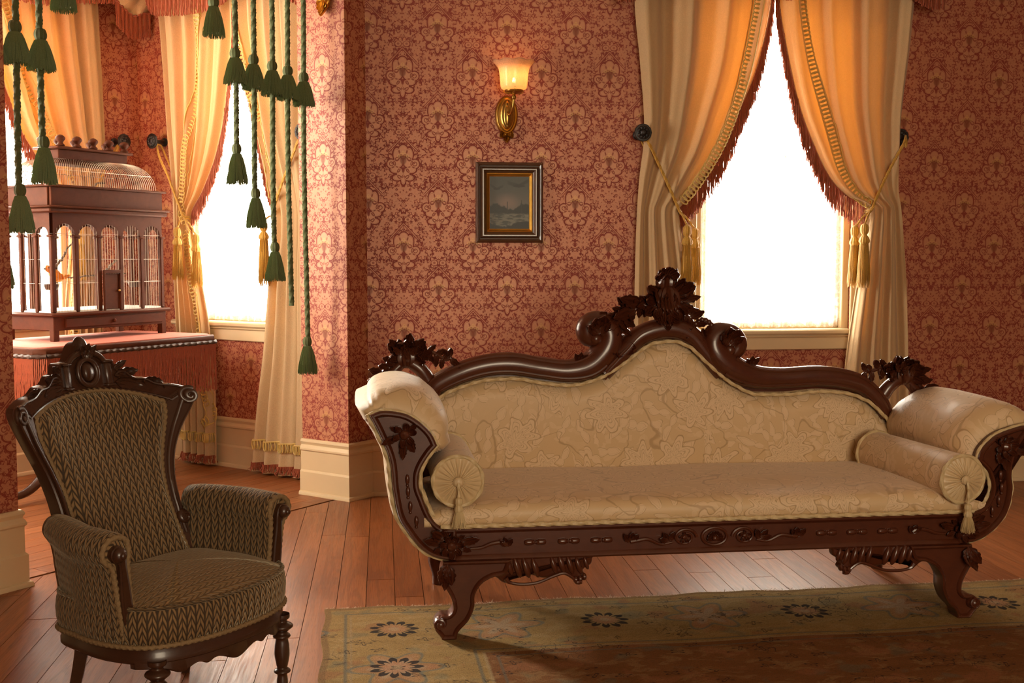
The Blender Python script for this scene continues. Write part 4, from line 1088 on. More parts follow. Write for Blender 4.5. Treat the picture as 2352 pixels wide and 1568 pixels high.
# wires of the walls
m = MB(); wv = []
def vw(x, y, z0, z1): addt(m, tube(np.array([[x, y, z0], [x, y, z1]]), .0010, 4, False, False))
for i in range(1, 40): 
    x = -hw + .03 + (CW - .06) * i / 40; vw(x, -hd + .010, Z0, Z1 + .03); vw(x, hd - .010, Z0, Z1 + .03)
for i in range(1, 20):
    y = -hd + .03 + (CD - .06) * i / 20; vw(-hw + .010, y, Z0, Z1 + .03); vw(hw - .010, y, Z0, Z1 + .03)
for z in (Z0 + .17, Z0 + .31, Z1 - .09):
    addt(m, tube(np.array([[-hw + .01, -hd + .01, z], [hw - .01, -hd + .01, z], [hw - .01, hd - .01, z], [-hw + .01, hd - .01, z]]), .0013, 4, True))
m.build('wall_wires', M['wire'], cage)
# domed wire roof
bx, by = .255, .075            # half size of the ridge box
m = MB(); ZR = ZD + .165
def rib(p0, p1):
    p0, p1 = A(*p0), A(*p1); t = np.linspace(0, 1, 12); h = np.sin(t * PI / 2); k = 1 - np.cos(t * PI / 2)
    P = np.stack([p0[0] + (p1[0] - p0[0]) * k, p0[1] + (p1[1] - p0[1]) * k, ZD + (ZR - ZD) * h], 1); addt(m, tube(P, .0016, 4, False, False))
for i in range(49):
    f = -1 + 2 * i / 48
    for sy in (-1, 1): rib((f * (hw - .035), sy * (hd - .03)), (f * bx, sy * by))
for i in range(1, 22):
    f = -1 + 2 * i / 22
    for sx in (-1, 1): rib((sx * (hw - .035), f * (hd - .03)), (sx * bx, f * by))
for k in (.55,):
    a_ = math.asin(k); q = 1 - math.cos(a_); X_ = (hw - .035) + (bx - hw + .035) * q; Y_ = (hd - .03) + (by - hd + .03) * q
    addt(m, tube(np.array([[-X_, -Y_, ZD + (ZR - ZD) * k], [X_, -Y_, ZD + (ZR - ZD) * k], [X_, Y_, ZD + (ZR - ZD) * k], [-X_, Y_, ZD + (ZR - ZD) * k]]), .002, 5, True))
m.build('dome_wires', M['wire'], cage)
cbox('ridge_box', (0, 0, ZR + .012), (bx * 2 + .02, by * 2 + .02, .085)); cbox('ridge_lid', (0, 0, ZR + .062), (bx * 2 + .075, by * 2 + .075, .016), .006)
fin = MB(); fin.add(*lathe(smoothprof([(.012, 0), (.018, .004), (.014, .010), (.010, .016), (.019, .028), (.019, .036), (.010, .044), (.001, .047)], 26), 16)); fm = fin.mesh('finial', M['cagewood'])
for i in range(5):
    for sy in (-1, 1):
        inst('finial', fm, cage, (-bx + .01 + (2 * bx - .02) * i / 4, sy * (by + .005), ZR + .069), (0, 0, 0), (1.45, 1.45, 1.5))
# door, cups, twigs
dr = bpy.data.objects.new('door', None); COL.objects.link(dr); dr.parent = cage; dx = (-CW / 2 + .018) + (CW - .036) / 5 * 2.5
cbox('door_panel', (dx, -hd + .004, Z0 + .115), (.115, .010, .215), .003, dr); cbox('door_frame', (dx, -hd - .002, Z0 + .235), (.135, .016, .022), .003, dr)
for sx in (-1, 1): cbox('door_frame', (dx + sx * .062, -hd - .002, Z0 + .115), (.012, .016, .23), .003, dr)
m = MB(); V, F = ball((dx + .045, -hd - .010, Z0 + .12), .008, 10, 8); m.add(V, F); m.build('latch', M['brass'], dr)
for x, y in ((-.34, -.08), (.36, -.02)):
    m = MB(); m.add(*[q if i else q + A(x, y, Z0 + .13) for i, q in enumerate(lathe([(.001, 0), (.032, 0), (.042, .02), (.044, .035), (.040, .035), (.036, .02), (.001, .012)], 20))]); m.build('seed_cup', M['walnut'], cage)
def twig(P, r, nm='perch'):
    m = MB(); q = cr(np.array(P), 30); q = q + RNG.normal(0, .0025, q.shape); addt(m, tube(q, np.linspace(r, r * .5, 30), 6)); m.build(nm, M['bark'], cage)
twig([(-.36, -.12, .42), (-.24, -.05, .47), (-.12, .02, .55), (-.02, .06, .60)], .008); twig([(.05, -.10, .40), (.17, -.02, .44), (.26, .03, .47), (.36, .08, .46)], .008)
twig([(-.20, .0, .36), (-.02, .02, .37), (.12, .0, .38), (.33, .03, .385)], .006); twig([(-.10, -.05, .86), (.02, -.02, .90), (.10, .0, .95), (.17, .02, .955)], .009)
twig([(-.30, -.02, .88), (-.24, .0, .90), (-.15, .0, .87)], .007)
# the bird on the perch
bird = thing('canary', 'small orange canary on the rim of a seed cup in the birdcage', 'bird')
bird.location = tuple(CC + unit(CA) * -.30 + unit(CA + 90) * -.06 + A(0, 0, TZ + Z0 + .206)); bird.rotation_euler = (0, 0, R(CA + 175)); bird.scale = (.8, 1.1, 1.1)
def bodyf(u, v):
    t = v; th_ = u * TAU
    r = np.interp(t, [0, .08, .22, .38, .55, .75, .9, 1], [.004, .012, .020, .019, .032, .034, .018, .006])
    x = np.interp(t, [0, .1, .25, .4, .6, .8, 1], [.075, .068, .052, .035, .005, -.035, -.07]); z = np.interp(t, [0, .2, .35, .55, .8, 1], [.045, .046, .040, .018, .0, -.014])
    return np.stack([x, r * np.cos(th_) * .9, z + r * np.sin(th_)], 1)
m = MB(); m.add(*grid(bodyf, 18, 26, True)); m.build('body', M['bird'], bird, angle=0)
m = MB(); m.add(*[q if i else q[:, [2, 1, 0]] + A(.072, 0, .044) for i, q in enumerate(lathe([(.007, 0), (.005, .008), (.0005, .018)], 8))]); m.build('beak', M['bark'], bird)
for s in (-1, 1):
    o = inst('wing', leaf_mesh('wing', M['bird'], .085, .04, 3, .02, .006), bird, (.025, s * .024, .018), (0, R(18), PI), (1, 1, 1))
    m = MB(); V, F = ball((.058, s * .015, .050), .0035, 8, 6); m.add(V, F); m.build('eye', M['iron'], bird)
    m = MB(); addt(m, tube(np.array([[-.01, s * .01, -.02], [-.005, s * .012, -.034]]), .002, 5)); m.build('leg', M['bark'], bird)
inst('tail', leaf_mesh('tail', M['bird'], .08, .026, 2, .0, .005), bird, (-.06, 0, -.008), (0, R(12) + PI, 0))

# ================================================================== RUG
RUGZ = .010
rg = thing('oriental_rug', 'worn tan and rust oriental rug with navy rosettes under the sofa', 'rug', (-.753, 4.449, 0), R(8.2))
RL, RD = 3.72, 2.7
def rugf(u, v):
    x = u * RL; y = -v * RD + .008 * np.sin(u * 31) * (1 - v) + .006 * np.sin(u * 90 + 2) * (v < .01); x = x + .006 * np.sin(v * 40) * (u < .01)
    z = RUGZ + .0012 * np.sin(x * 9 + y * 4) + .0008 * np.sin(y * 17)
    return np.stack([x, y, z], 1), np.stack([u * RL, v * RD], 1)
m = MB(); nu, nv = 150, 110; V, F, UV = grid(rugf, nu, nv)
edge = np.concatenate([np.arange(nu) * nv, (nu - 1) * nv + np.arange(1, nv), np.arange(nu - 1)[::-1] * nv + nv - 1, np.arange(1, nv - 1)[::-1]])
m.add(V, F[:, ::-1], UV); lowv = V[edge].copy(); lowv[:, 2] = .0003; base = m.n; m.add(lowv, np.zeros((0, 4), int), UV[edge])
e2 = np.roll(np.arange(len(edge)), -1); m.f.append(np.stack([edge, edge[e2], base + e2, base + np.arange(len(edge))], 1)); m.build('pile', M['rug'], rg)
n_ = 900; ex_ = np.sort(RNG.rand(n_)) * RL
tops = np.stack([ex_, .008 * np.sin(ex_ / RL * 31) - .002 + 0 * ex_, np.full(n_, RUGZ - .001)], 1)
dn = np.stack([RNG.normal(0, .5, n_), np.full(n_, 1.), RNG.normal(.05, .22, n_)], 1)
m = MB(); strands(m, tops, .013 * (.4 + RNG.rand(n_)), .0016, 3, 3, .001, dn); m.build('edge_fringe', M['rugedge'], rg, kind='stuff')

# ================================================================== SOFA
SC = A(.767, 4.2455, 0); SR = 7.2
sofa = thing('carved_sofa', 'long carved mahogany sofa upholstered in gold silk damask with scrolled arms', 'sofa', (SC[0], SC[1], RUGZ), R(SR))
def seg(*runs):
    """outline from smooth runs with sharp joints; points may carry a weight"""
    out = []
    for r_, n in runs: out.append(cr(np.array(r_, float), n)[:-1])
    return np.concatenate(out)
L_OUT = [(-1.296, .839), (-1.262, .771), (-1.224, .674), (-1.212, .561), (-1.194, .464), (-1.162, .406), (-1.115, .344), (-1.059, .306), (-.98, .290)]
L_INN = [(-.98, .416), (-1.034, .420), (-1.074, .46), (-1.102, .526), (-1.118, .575), (-1.113, .631), (-1.081, .687), (-1.05, .722)]
L_TOP = [(-1.05, .722), (-1.072, .768), (-1.112, .809), (-1.167, .842), (-1.246, .854), (-1.296, .839)]
R_OUT = [(1.315, .752), (1.255, .715), (1.212, .645), (1.196, .567), (1.202, .498), (1.183, .412), (1.134, .347), (1.064, .304), (.98, .290)]
R_INN = [(.98, .416), (1.031, .415), (1.085, .44), (1.114, .50), (1.099, .57), (1.052, .619)]
R_TOP = [(1.052, .619), (1.069, .665), (1.121, .715), (1.193, .743), (1.251, .755), (1.315, .752)]
carve = {}
def cleaf(key):
    if key not in carve:
        L, W, lob, curl = {'long': (.12, .05, 5, .30), 'small': (.07, .036, 3, .35), 'broad': (.09, .062, 4, .45), 'petal': (.045, .032, 1, .5), 'thin': (.09, .022, 4, .2)}[key]
        carve[key] = leaf_mesh('carved_leaf', M['mahog'], L, W, lob, curl, .012, .3)
    return carve[key]
def put_leaf(parent, key, x, y, z, ang, s=1., tilt=0., roll=0.):
    """leaf lying in the x-z plane pointing at ang degrees (0 = +x, 90 = up); tilt>0 leans the tip forward"""
    o = inst('carved_leaf', cleaf(key), parent); 
    o.matrix_local = Matrix.Translation((x, y, z)) @ Matrix.Rotation(-R(ang), 4, 'Y') @ Matrix.Rotation(-R(tilt), 4, 'Z') @ Matrix.Rotation(R(roll), 4, 'X') @ Matrix.Scale(s, 4)
    return o
def cpart(nm):
    o = bpy.data.objects.new(nm, None); COL.objects.link(o); o.parent = sofa; return o
def flower(parent, x, y, z, r, n=6, rot=0., boss=True):
    for k in range(n): put_leaf(parent, 'petal', x + r * .35 * math.cos(TAU * k / n + rot), y, z + r * .35 * math.sin(TAU * k / n + rot), 360 * k / n + math.degrees(rot), r / .045, 20)
    if boss:
        m = MB(); V, F = ball((0, 0, 0), (r * .48, r * .42, r * .48), 16, 10, 8, .06); m.add(V + A(x, y - r * .12, z), F); m.build('carved_boss', M['mahog'], parent)
for side, (OUT, INN, TOP) in (('L', (L_OUT, L_INN, L_TOP)), ('R', (R_OUT, R_INN, R_TOP))):
    s = -1 if side == 'L' else 1
    O = seg((OUT, 46), ([OUT[-1], INN[0]], 6), (INN, 34), (TOP, 26))
    m = MB(); loft(m, O, [(-.010, -.022), (-.016, -.020), (-.024, -.013), (-.024, -.007), (-.018, -.001), (-.008, 0), (.045, 0)]); m.build('arm_facing', M['mahog'], sofa, label='carved mahogany scroll facing of the arm')
    # upholstered arm behind the facing
    def wp(pts, ws): return [(p[0], p[1], w) for p, w in zip(pts, ws)]
    O3 = seg((wp(OUT, [1.2, .9, .8, .8, .8, .8, .8, .6, .3]), 46), ([(*OUT[-1], .3), (*INN[0], .0)], 6),
             (wp(INN, ([0, 0, .1, .25, .3, .4, .8, 1.6] if s < 0 else [0, 0, .1, .25, .5, 1.6])), 34), (wp(TOP, [1.6, 2.6, 3.0, 3.0, 2.4, 1.2]), 26))
    if ((O3[:, 0] * np.roll(O3[:, 1], -1) - np.roll(O3[:, 0], -1) * O3[:, 1]).sum()) < 0: O3 = O3[::-1]
    yy = [(.030, -.002), (.036, .008), (.05, .017), (.08, .025), (.12, .030), (.22, .032), (.35, .033), (.50, .033), (.62, .031), (.68, .024), (.71, .010), (.72, -.02)]
    m = MB(); loft(m, O3[:, :2], yy, O3[:, 2])
    # gathered folds near the facing and damask folds
    V = m.v[0]; k = len(O3); idx = np.arange(len(V)) % k; rowy = V[:, 1]
    V[:, 2] += .0035 * np.sin(idx * 1.9) * np.exp(-((rowy - .07) / .05) ** 2) * (O3[idx, 2] > .8)
    m.build('arm_upholstery', M['silk'], sofa, angle=0, label='gold silk damask arm roll')
    m = MB(); addt(m, rope(np.array([(p[0], -.004, p[1]) for p in seg((TOP, 26))] + [(TOP[-1][0], -.004, TOP[-1][1])]), .0075)); 
    q = np.array([(p[0], .0, p[1]) for p in cr(np.array(OUT), 30)]); addt(m, rope(q + A(s * .008, .006, 0), .0085))
    q = np.array([(p[0], -.006, p[1]) for p in cr(np.array(INN), 30)]); addt(m, rope(q + A(-s * .006, 0, .004), .0085)); m.build('piping_cord', M['cord'], sofa)
    # carving on the facing
    c = cpart('facing_carving')
    fx, fz = ((-1.170, .765) if s < 0 else (1.165, .672))
    flower(c, fx, -.016, fz, .040, 6, .3)
    for a_, l_ in ((200 if s < 0 else -20, 'long'), (40 if s < 0 else 140, 'small'), (-60 if s < 0 else 240, 'broad'), (-95, 'long'), (150 if s < 0 else 30, 'small'), (255 if s < 0 else -75, 'small')): put_leaf(c, l_, fx + .018 * math.cos(R(a_)), -.012, fz + .018 * math.sin(R(a_)), a_, .62, 4)
    for k, (x, z) in enumerate(([(-1.160, .60), (-1.158, .555), (-1.150, .50), (-1.128, .445)] if s < 0 else [(1.150, .56), (1.156, .51), (1.146, .46), (1.120, .42)])):
        m = MB(); V, F = ball((x, -.016, z), (.008, .008, .019), 10, 8); m.add(V, F); V, F = ball((x, -.016, z - .022), (.006, .006, .006), 8, 6); m.add(V, F); m.build('carved_bead', M['mahog'], c)
    bx_, bz_ = s * 1.0, .349
    flower(c, bx_, -.020, bz_, .040, 7, .2)
    for a_, l_, sc_ in ((140, 'broad', .9), (165, 'long', .8), (115, 'small', .8), (15, 'long', .8), (-15, 'small', .8), (195, 'small', .7), (40, 'small', .6)):
        aa = a_ if s < 0 else 180 - a_; put_leaf(c, l_, bx_ + .03 * math.cos(R(aa)), -.014, bz_ + .03 * math.sin(R(aa)), aa, sc_ * .82, 4)
    m = MB(); addt(m, tube(cr(np.array([(bx_ - s * .07, -.014, .335), (bx_ - s * .11, -.016, .338), (bx_ - s * .15, -.016, .352), (bx_ - s * .19, -.016, .356), (bx_ - s * .205, -.014, .345)]), 30), np.linspace(.005, .009, 30), 8)); m.build('carved_stem', M['mahog'], c)
    for a_ in (60, 100, 130): put_leaf(c, 'small', bx_ - s * .205, -.014, .338, a_ if s < 0 else 180 - a_, .62, 10)
# front rail
prof = np.array([(.05, .290), (-.016, .290), (-.021, .297), (-.016, .306), (-.010, .312), (-.010, .392), (-.015, .398), (-.022, .404), (-.022, .412), (-.016, .418), (.05, .418)])
m = MB(); m.add(np.concatenate([np.concatenate([np.full((len(prof), 1), x), prof], 1) for x in (-.985, .985)]), quads(2, len(prof))); m.build('front_rail', M['mahog'], sofa, angle=25)
m = MB(); addbox(m, (0, .36, .33), (2.06, .64, .09), .01); m.build('seat_frame', M['mahog'], sofa)
reel = MB(); pr_ = smoothprof([(.0005, -.042), (.006, -.041), (.009, -.038), (.0115, -.030), (.0115, -.014), (.008, -.008), (.0095, -.005), (.005, 0), (.0095, .005), (.008, .008), (.0115, .014), (.0115, .030), (.009, .038), (.006, .041), (.0005, .042)], 60)
V, F, UV = lathe(pr_, 14); reel.add(V[:, [2, 0, 1]], F); rm = reel.mesh('bead_reel', M['mahog'])
for x in (-.688, -.561, -.436, .445, .568, .692): inst('bead_reel', rm, sofa, (x, -.011, .352), (0, 0, 0), (1, 1, 1))
c = cpart('rail_cartouche')
m = MB(); t = np.linspace(0, TAU, 40)[:-1]; addt(m, tube(np.stack([.048 * np.cos(t), -.014 + 0 * t, .353 + .033 * np.sin(t)], 1), .006, 8, True)); m.build('carved_ring', M['mahog'], c)
for k in range(9): put_leaf(c, 'petal', 0, -.010, .345, 180 / 8 * k, .75, 6)
m = MB(); V, F = ball((0, -.018, .347), .011); m.add(V, F); m.build('carved_boss', M['mahog'], c)
for s in (-1, 1):
    m = MB(); th_ = np.linspace(0, 1, 60); P = np.stack([s * (.115 + .045 * np.cos(PI * (1 + 2.6 * th_)) * (1 - .55 * th_)), -.014 + 0 * th_, .352 + .034 * np.sin(-PI * (1 + 2.6 * th_)) * (1 - .55 * th_)], 1)
    addt(m, tube(P, np.linspace(.0065, .004, 60), 8))
    P = cr(np.array([(s * .165, -.014, .335), (s * .21, -.016, .330), (s * .26, -.016, .350), (s * .30, -.016, .346), (s * .325, -.014, .342)]), 40); addt(m, tube(P, np.linspace(.005, .008, 40), 8)); m.build('carved_scroll', M['mahog'], c)
    flower(c, s * .118, -.014, .353, .020, 5, .4)
    for a_, x_ in ((20, .175), (60, .18), (110, .175), (95, .325), (60, .33), (125, .325)): put_leaf(c, 'small', s * x_, -.012, .338, a_ if s > 0 else 180 - a_, .7, 10)
# legs and brackets
LEG = [(-1.032, .292), (-1.042, .247), (-1.029, .205), (-1.003, .155), (-.995, .113), (-1.011, .090), (-1.040, .088), (-1.062, .068), (-1.062, .038), (-1.043, .012), (-1.035, -.001), (-.985, -.001), (-.974, .030), (-.938, .069), (-.917, .118), (-.914, .165), (-.889, .205), (-.848, .228), (-.80, .240), (-.78, .292)]
BRK = [(-.93, .294), (-.90, .215), (-.865, .226), (-.835, .223), (-.812, .205), (-.795, .200), (-.788, .225), (-.75, .232), (-.70, .226), (-.651, .214), (-.60, .226), (-.575, .228), (-.545, .208), (-.520, .200), (-.497, .215), (-.505, .240), (-.475, .262), (-.469, .285), (-.452, .294)]
gd = MB(); V, F = ball((0, 0, 0), (.0145, .017, .043), 12, 10); gd.add(V, F); gm = gd.mesh('gadroon', M['mahog'])
for s in (-1, 1):
    def mir(P): return np.array([(p[0] * -s, p[1]) for p in P])
    sm = seg((LEG[:11], 60), (LEG[10:12], 4), (LEG[11:], 44), ([LEG[-1], LEG[0]], 6))
    m = MB(); loft(m, mir(sm), [(-.020, -.016), (-.030, -.012), (-.034, -.006), (-.030, -.001), (-.02, 0), (.045, 0), (.055, -.008)]); leg = m.build('leg', M['mahog'], sofa)
    m = MB(); V, F = ball((s * 1.043, -.012, .062), (.026, .045, .026), 14, 10); m.add(V, F); th_ = np.linspace(0, 1, 40)
    P = np.stack([s * (1.043 + .022 * np.cos(th_ * 9 - 1.2) * (1 - .6 * th_)), -.040 - .012 * th_, .062 + .022 * np.sin(th_ * 9 - 1.2) * (1 - .6 * th_)], 1); addt(m, tube(P, .0045, 6)); m.build('foot_scroll', M['mahog'], leg)
    for a_, z_, k_ in ((-80, .285, 'long'), (-60, .282, 'broad'), (-100, .280, 'broad')): put_leaf(leg, k_, s * (1.015), -.030, z_, a_ if s > 0 else 180 - a_, .8, 12)
    m = MB(); addbox(m, (s * 1.010, .005, .004), (.056, .07, .014), .004); m.build('foot_pad', M['mahog'], leg)
    m = MB(); prism(m, mir(cr(np.array(BRK), 110)), -.014, .03, .009); brk = m.build('bracket', M['mahog'], sofa)
    for x, z, sc_ in ((-.785, .262, .8), (-.755, .258, .95), (-.722, .256, .95), (-.688, .255, .9), (-.618, .262, .8), (-.588, .264, .85), (-.556, .260, .85), (-.524, .258, .8), (-.495, .266, .6)):
        inst('gadroon', gm, brk, (x * -s, -.014, z), (0, R(18) * s, 0), (sc_, sc_, sc_))
    m = MB(); P = [(-.80, .222), (-.785, .205), (-.74, .196), (-.68, .200), (-.62, .222), (-.58, .232), (-.548, .215), (-.53, .196), (-.515, .200)]
    addt(m, tube(cr(np.array([(p[0] * -s, -.020, p[1]) for p in P]), 60), np.interp(np.linspace(0, 1, 60), [0, .1, .5, .9, 1], [.010, .006, .006, .006, .011]), 8)); m.build('carved_scroll', M['mahog'], brk)
    for x, z in ((-.535, .206), (-.518, .208), (-.503, .216)): 
        m = MB(); V, F = ball((x * -s, -.016, z), (.010, .014, .014), 10, 8); m.add(V, F); m.build('carved_bead', M['mahog'], brk)
    m = MB(); P = cr(np.array([(s * .95, .64, .30), (s * .985, .665, .22), (s * 1.02, .70, .12), (s * 1.005, .73, .04), (s * 1.005, .735, -RUGZ + .001)]), 30); addt(m, tube(P, np.linspace(.042, .026, 30), 12)); m.build('leg', M['mahog'], sofa)
# seat cushion
pf = cr(np.array([(.03, .415), (-.004, .417), (-.016, .432), (-.018, .462), (-.004, .490), (.04, .504), (.12, .511), (.35, .516), (.58, .510), (.70, .495), (.75, .46)]), 46)
def seatf(u, v):
    x = -1.10 + 2.2 * u; i = v * 45; y = np.interp(i, np.arange(46), pf[:, 0]); z = np.interp(i, np.arange(46), pf[:, 1])
    e = np.clip((1.08 - np.abs(x)) / .24, 0, 1) ** .5; z = .415 + (z - .415) * (.58 + .42 * e) + .003 * np.sin(x * 7) * (v > .4)
    L_ = np.interp(i, np.arange(46), np.concatenate([[0], np.cumsum(np.linalg.norm(np.diff(pf, axis=0), axis=1))])); return np.stack([x, y, z], 1), np.stack([x + .3, L_], 1)
m = MB(); m.add(*grid(seatf, 120, 46)); m.build('seat_cushion', M['silk'], sofa, angle=0)
m = MB(); addt(m, rope(np.array([(-1.04, -.020, .421), (-.5, -.021, .421), (0, -.021, .421), (.5, -.021, .421), (1.04, -.020, .421)]), .0085)); m.build('piping_cord', M['cord'], sofa)
# back upholstery
TOPL = [(-1.03, .80), (-.98, .838), (-.905, .869), (-.793, .897), (-.681, .901), (-.549, .879), (-.435, .869), (-.32, .894), (-.205, .959), (-.129, 1.015), (-.071, 1.047), (.016, 1.055), (.085, 1.032), (.164, .964), (.283, .867), (.403, .817), (.523, .815), (.683, .826), (.805, .817), (.908, .78), (.97, .73), (1.008, .69), (1.05, .63)]
tp = np.array(TOPL); BY = .69
def backf(u, v):
    x = tp[0, 0] + (tp[-1, 0] - tp[0, 0]) * u; zt_ = pchip(tp[:, 0], tp[:, 1], x); z = .46 + (zt_ - .46) * v
    e = np.minimum(np.clip((1 - v) * (zt_ - .46) / .09, 0, 1), 1); y = BY + .03 - .055 * np.sin(e * PI / 2) ** .8 - .012 * np.sin(PI * v) + .02 * (1 - v)
    return np.stack([x, y, z], 1), np.stack([x, z], 1)
m = MB(); m.add(*grid(backf, 150, 40)); m.build('back_upholstery', M['silk'], sofa, angle=0)
xs = np.linspace(-1.02, 1.03, 120); q = np.stack([xs, np.full(120, BY - .030), pchip(tp[:, 0], tp[:, 1], xs) - .010], 1)
m = MB(); addt(m, rope(q, .008)); m.build('piping_cord', M['cord'], sofa)
# crest rail: moulded rails ending in scrolls, arch between them
BPTS = seg(([(-1.10, .45), (1.10, .45)], 4), ([(1.10, .45), (1.06, .68), (.985, .79), (.905, .868), (.803, .902), (.681, .910), (.521, .908), (.411, .92), (.32, .95), (.22, .99), (.15, 1.05), (.075, 1.10), (0, 1.118), (-.09, 1.10), (-.16, 1.05), (-.25, .99), (-.36, .965), (-.435, .955), (-.53, .975), (-.681, .985), (-.831, .968), (-.942, .928), (-1.0, .89), (-1.05, .82), (-1.10, .45)], 120))
m = MB(); prism(m, BPTS, BY + .025, BY + .075, .008); m.build('back_panel', M['mahog'], sofa)
RP_L = [(-1.03, .825), (-1.009, .869), (-.907, .919), (-.795, .949), (-.683, .954), (-.552, .933), (-.439, .921), (-.344, .944), (-.277, 1.009), (-.259, 1.074), (-.288, 1.122), (-.335, 1.128), (-.362, 1.10), (-.352, 1.065), (-.325, 1.06)]
RP_R = [(1.01, .70), (.981, .762), (.897, .841), (.795, .875), (.674, .887), (.514, .881), (.395, .888), (.295, .926), (.226, .984), (.205, 1.042), (.234, 1.080), (.288, 1.070), (.314, 1.030), (.296, 1.0), (.272, 1.01)]
for RP, rf in ((RP_L, [.030, .036, .040, .041, .042, .040, .043, .052, .056, .050, .044, .042, .040, .034, .026]), (RP_R, [.024, .030, .036, .039, .040, .040, .046, .054, .056, .050, .044, .042, .038, .032, .024])):
    q = cr(np.array([(p[0], BY + .005, p[1] - (.006 if RP is RP_R else .002), r_ + .007) for p, r_ in zip(RP, rf)]), 130); P = q[:, :3]; rr = q[:, 3]
    m = MB(); addt(m, tube(P, rr, 20)); rail = m.build('crest_rail', M['mahog'], sofa)
    T, N_, B_ = frames(P); up = np.cross(T, A(0, -1, 0)); up = up * np.sign(up[40][2])
    m = MB(); k = 92; addt(m, tube(P[:k] + up[:k] * rr[:k, None] * .70 + A(0, -1, 0) * rr[:k, None] * .72, .0080, 8)); addt(m, tube(P[:k] - up[:k] * rr[:k, None] * .62 + A(0, -1, 0) * rr[:k, None] * .78, .0065, 8)); m.build('rail_bead', M['mahog'], rail)
    e = P[-1]; m = MB(); V, F = ball((e[0], e[1] - .012, e[2]), (.032, .040, .032), 16, 12); m.add(V, F); m.build('scroll_eye', M['mahog'], rail)
    s = 1 if e[0] > 0 else -1
    for a_, k_, sc_ in ((100, 'broad', 1.1), (70, 'broad', 1.0), (130, 'small', 1.1), (35, 'small', 1.1)): put_leaf(rail, k_, e[0] - s * .01, BY - .040, e[2] + .022, 180 - a_ if s < 0 else a_, sc_, 15)
    x0 = -.395 if s < 0 else .375; z0 = .955 if s < 0 else .93
    for a_ in (60, 95, 130): put_leaf(rail, 'small', x0, BY - .02, z0, a_ if s > 0 else 180 - a_, .75, 10)
q = cr(np.array([(p[0], BY, p[1]) for p in [(-.285, .905), (-.267, .925), (-.191, 1.003), (-.115, 1.073), (.001, 1.100), (.098, 1.071), (.167, .995), (.227, .915), (.24, .90)]]), 90)
m = MB(); addt(m, tube(q, .036 + .010 * np.sin(np.linspace(0, PI, 90)), 18)); arch = m.build('crest_arch', M['mahog'], sofa)
m = MB(); addt(m, tube(cr(q + A(0, -.036, .012), 90), .008, 8)); addt(m, tube(cr(q + A(0, -.028, -.022), 90), .006, 8)); m.build('rail_bead', M['mahog'], arch)
# carved crest: flower basket with leaf sprays
c = cpart('crest_carving'); cx, cz, cy = -.005, 1.225, BY - .01
m = MB(); V, F = ball((cx, cy, cz), (.050, .044, .066), 44, 18, 11, .13); m.add(V, F); V, F = ball((cx - .01, cy + .008, cz + .075), (.038, .032, .040), 36, 14, 8, .16); m.add(V, F); m.build('carved_bud', M['mahog'], c)
rl = random.Random(4)
for k in range(30):
    a_ = 360 * k / 15 + rl.uniform(-8, 8); put_leaf(c, rl.choice(['long', 'broad', 'small']), cx + .045 * math.cos(R(a_)), cy + .012, cz + .050 * math.sin(R(a_)), a_ + rl.uniform(-15, 15), rl.uniform(.70, 1.0), rl.uniform(-5, 35), rl.uniform(-25, 25))
for k in range(9):
    a_ = 20 + 140 * k / 8; put_leaf(c, 'petal', cx - .01 + .02 * math.cos(R(a_)), cy - .01, cz + .085 + .02 * math.sin(R(a_)), a_, 1.0, 15, rl.uniform(-20, 20))
for k in range(7): put_leaf(c, 'thin', cx + .05 * math.cos(R(200 + 20 * k)), cy - .035, cz + .055 * math.sin(R(200 + 20 * k)), 90 + rl.uniform(-25, 25), .8, 5)
for k in range(9): put_leaf(c, 'small', cx + rl.uniform(-.06, .06), cy - .02, cz - .04 + rl.uniform(-.02, .02), rl.uniform(200, 340), .9, 20, rl.uniform(-20, 20))
def spray(parent, P, y, n, key='small', sc_=.8, seedv=1):
    Q = cr(np.array(P), n * 4); m = MB(); addt(m, tube(np.stack([Q[:, 0], np.full(len(Q), y), Q[:, 1]], 1), .009, 8)); m.build('carved_stem', M['mahog'], parent)
    rr_ = random.Random(seedv)
    for k in range(n):
        i = int((k + .5) * 4); d = Q[min(i + 2, len(Q) - 1)] - Q[max(i - 2, 0)]; a_ = math.degrees(math.atan2(d[1], d[0]))
        for sg in (-1, 1): put_leaf(parent, key, Q[i][0], y - .004, Q[i][1], a_ + sg * rr_.uniform(45, 75), sc_ * rr_.uniform(.8, 1.1), rr_.uniform(0, 25), rr_.uniform(-25, 25))
spray(c, [(-.07, 1.205), (-.14, 1.195), (-.20, 1.165), (-.262, 1.120), (-.27, 1.14)], BY + .005, 7, 'small', 1.05)
for x_, z_, a_, s_ in ((-.10, 1.20, 165, 1.2), (-.14, 1.19, 200, 1.1), (-.20, 1.16, 215, 1.0), (-.17, 1.18, 140, .8)): put_leaf(c, 'long', x_, BY - .015, z_, a_, s_, 8)
spray(c, [(-.20, 1.165), (-.215, 1.11), (-.20, 1.06), (-.21, 1.02)], BY + .005, 4, 'small', 1.0, 2)
spray(c, [(.06, 1.175), (.10, 1.14), (.12, 1.11)], BY + .005, 3, 'small', 1.1, 3)
P = cr(np.array([(.125, 1.118), (.15, 1.135), (.18, 1.128), (.205, 1.10)]), 7)
for p_ in P: 
    m = MB(); V, F = ball((p_[0], BY, p_[1]), (.013, .013, .013), 10, 8); m.add(V, F); m.build('carved_bead', M['mahog'], c)
for a_ in (150, 190, 230, 265, 120): put_leaf(c, 'broad', .185, BY - .005, 1.05, a_, .75, 10, a_ * .3)
for a_ in (-10, -40, 220, 250): put_leaf(c, 'broad', -.21, BY - .02, 1.03, a_, .7, 10)
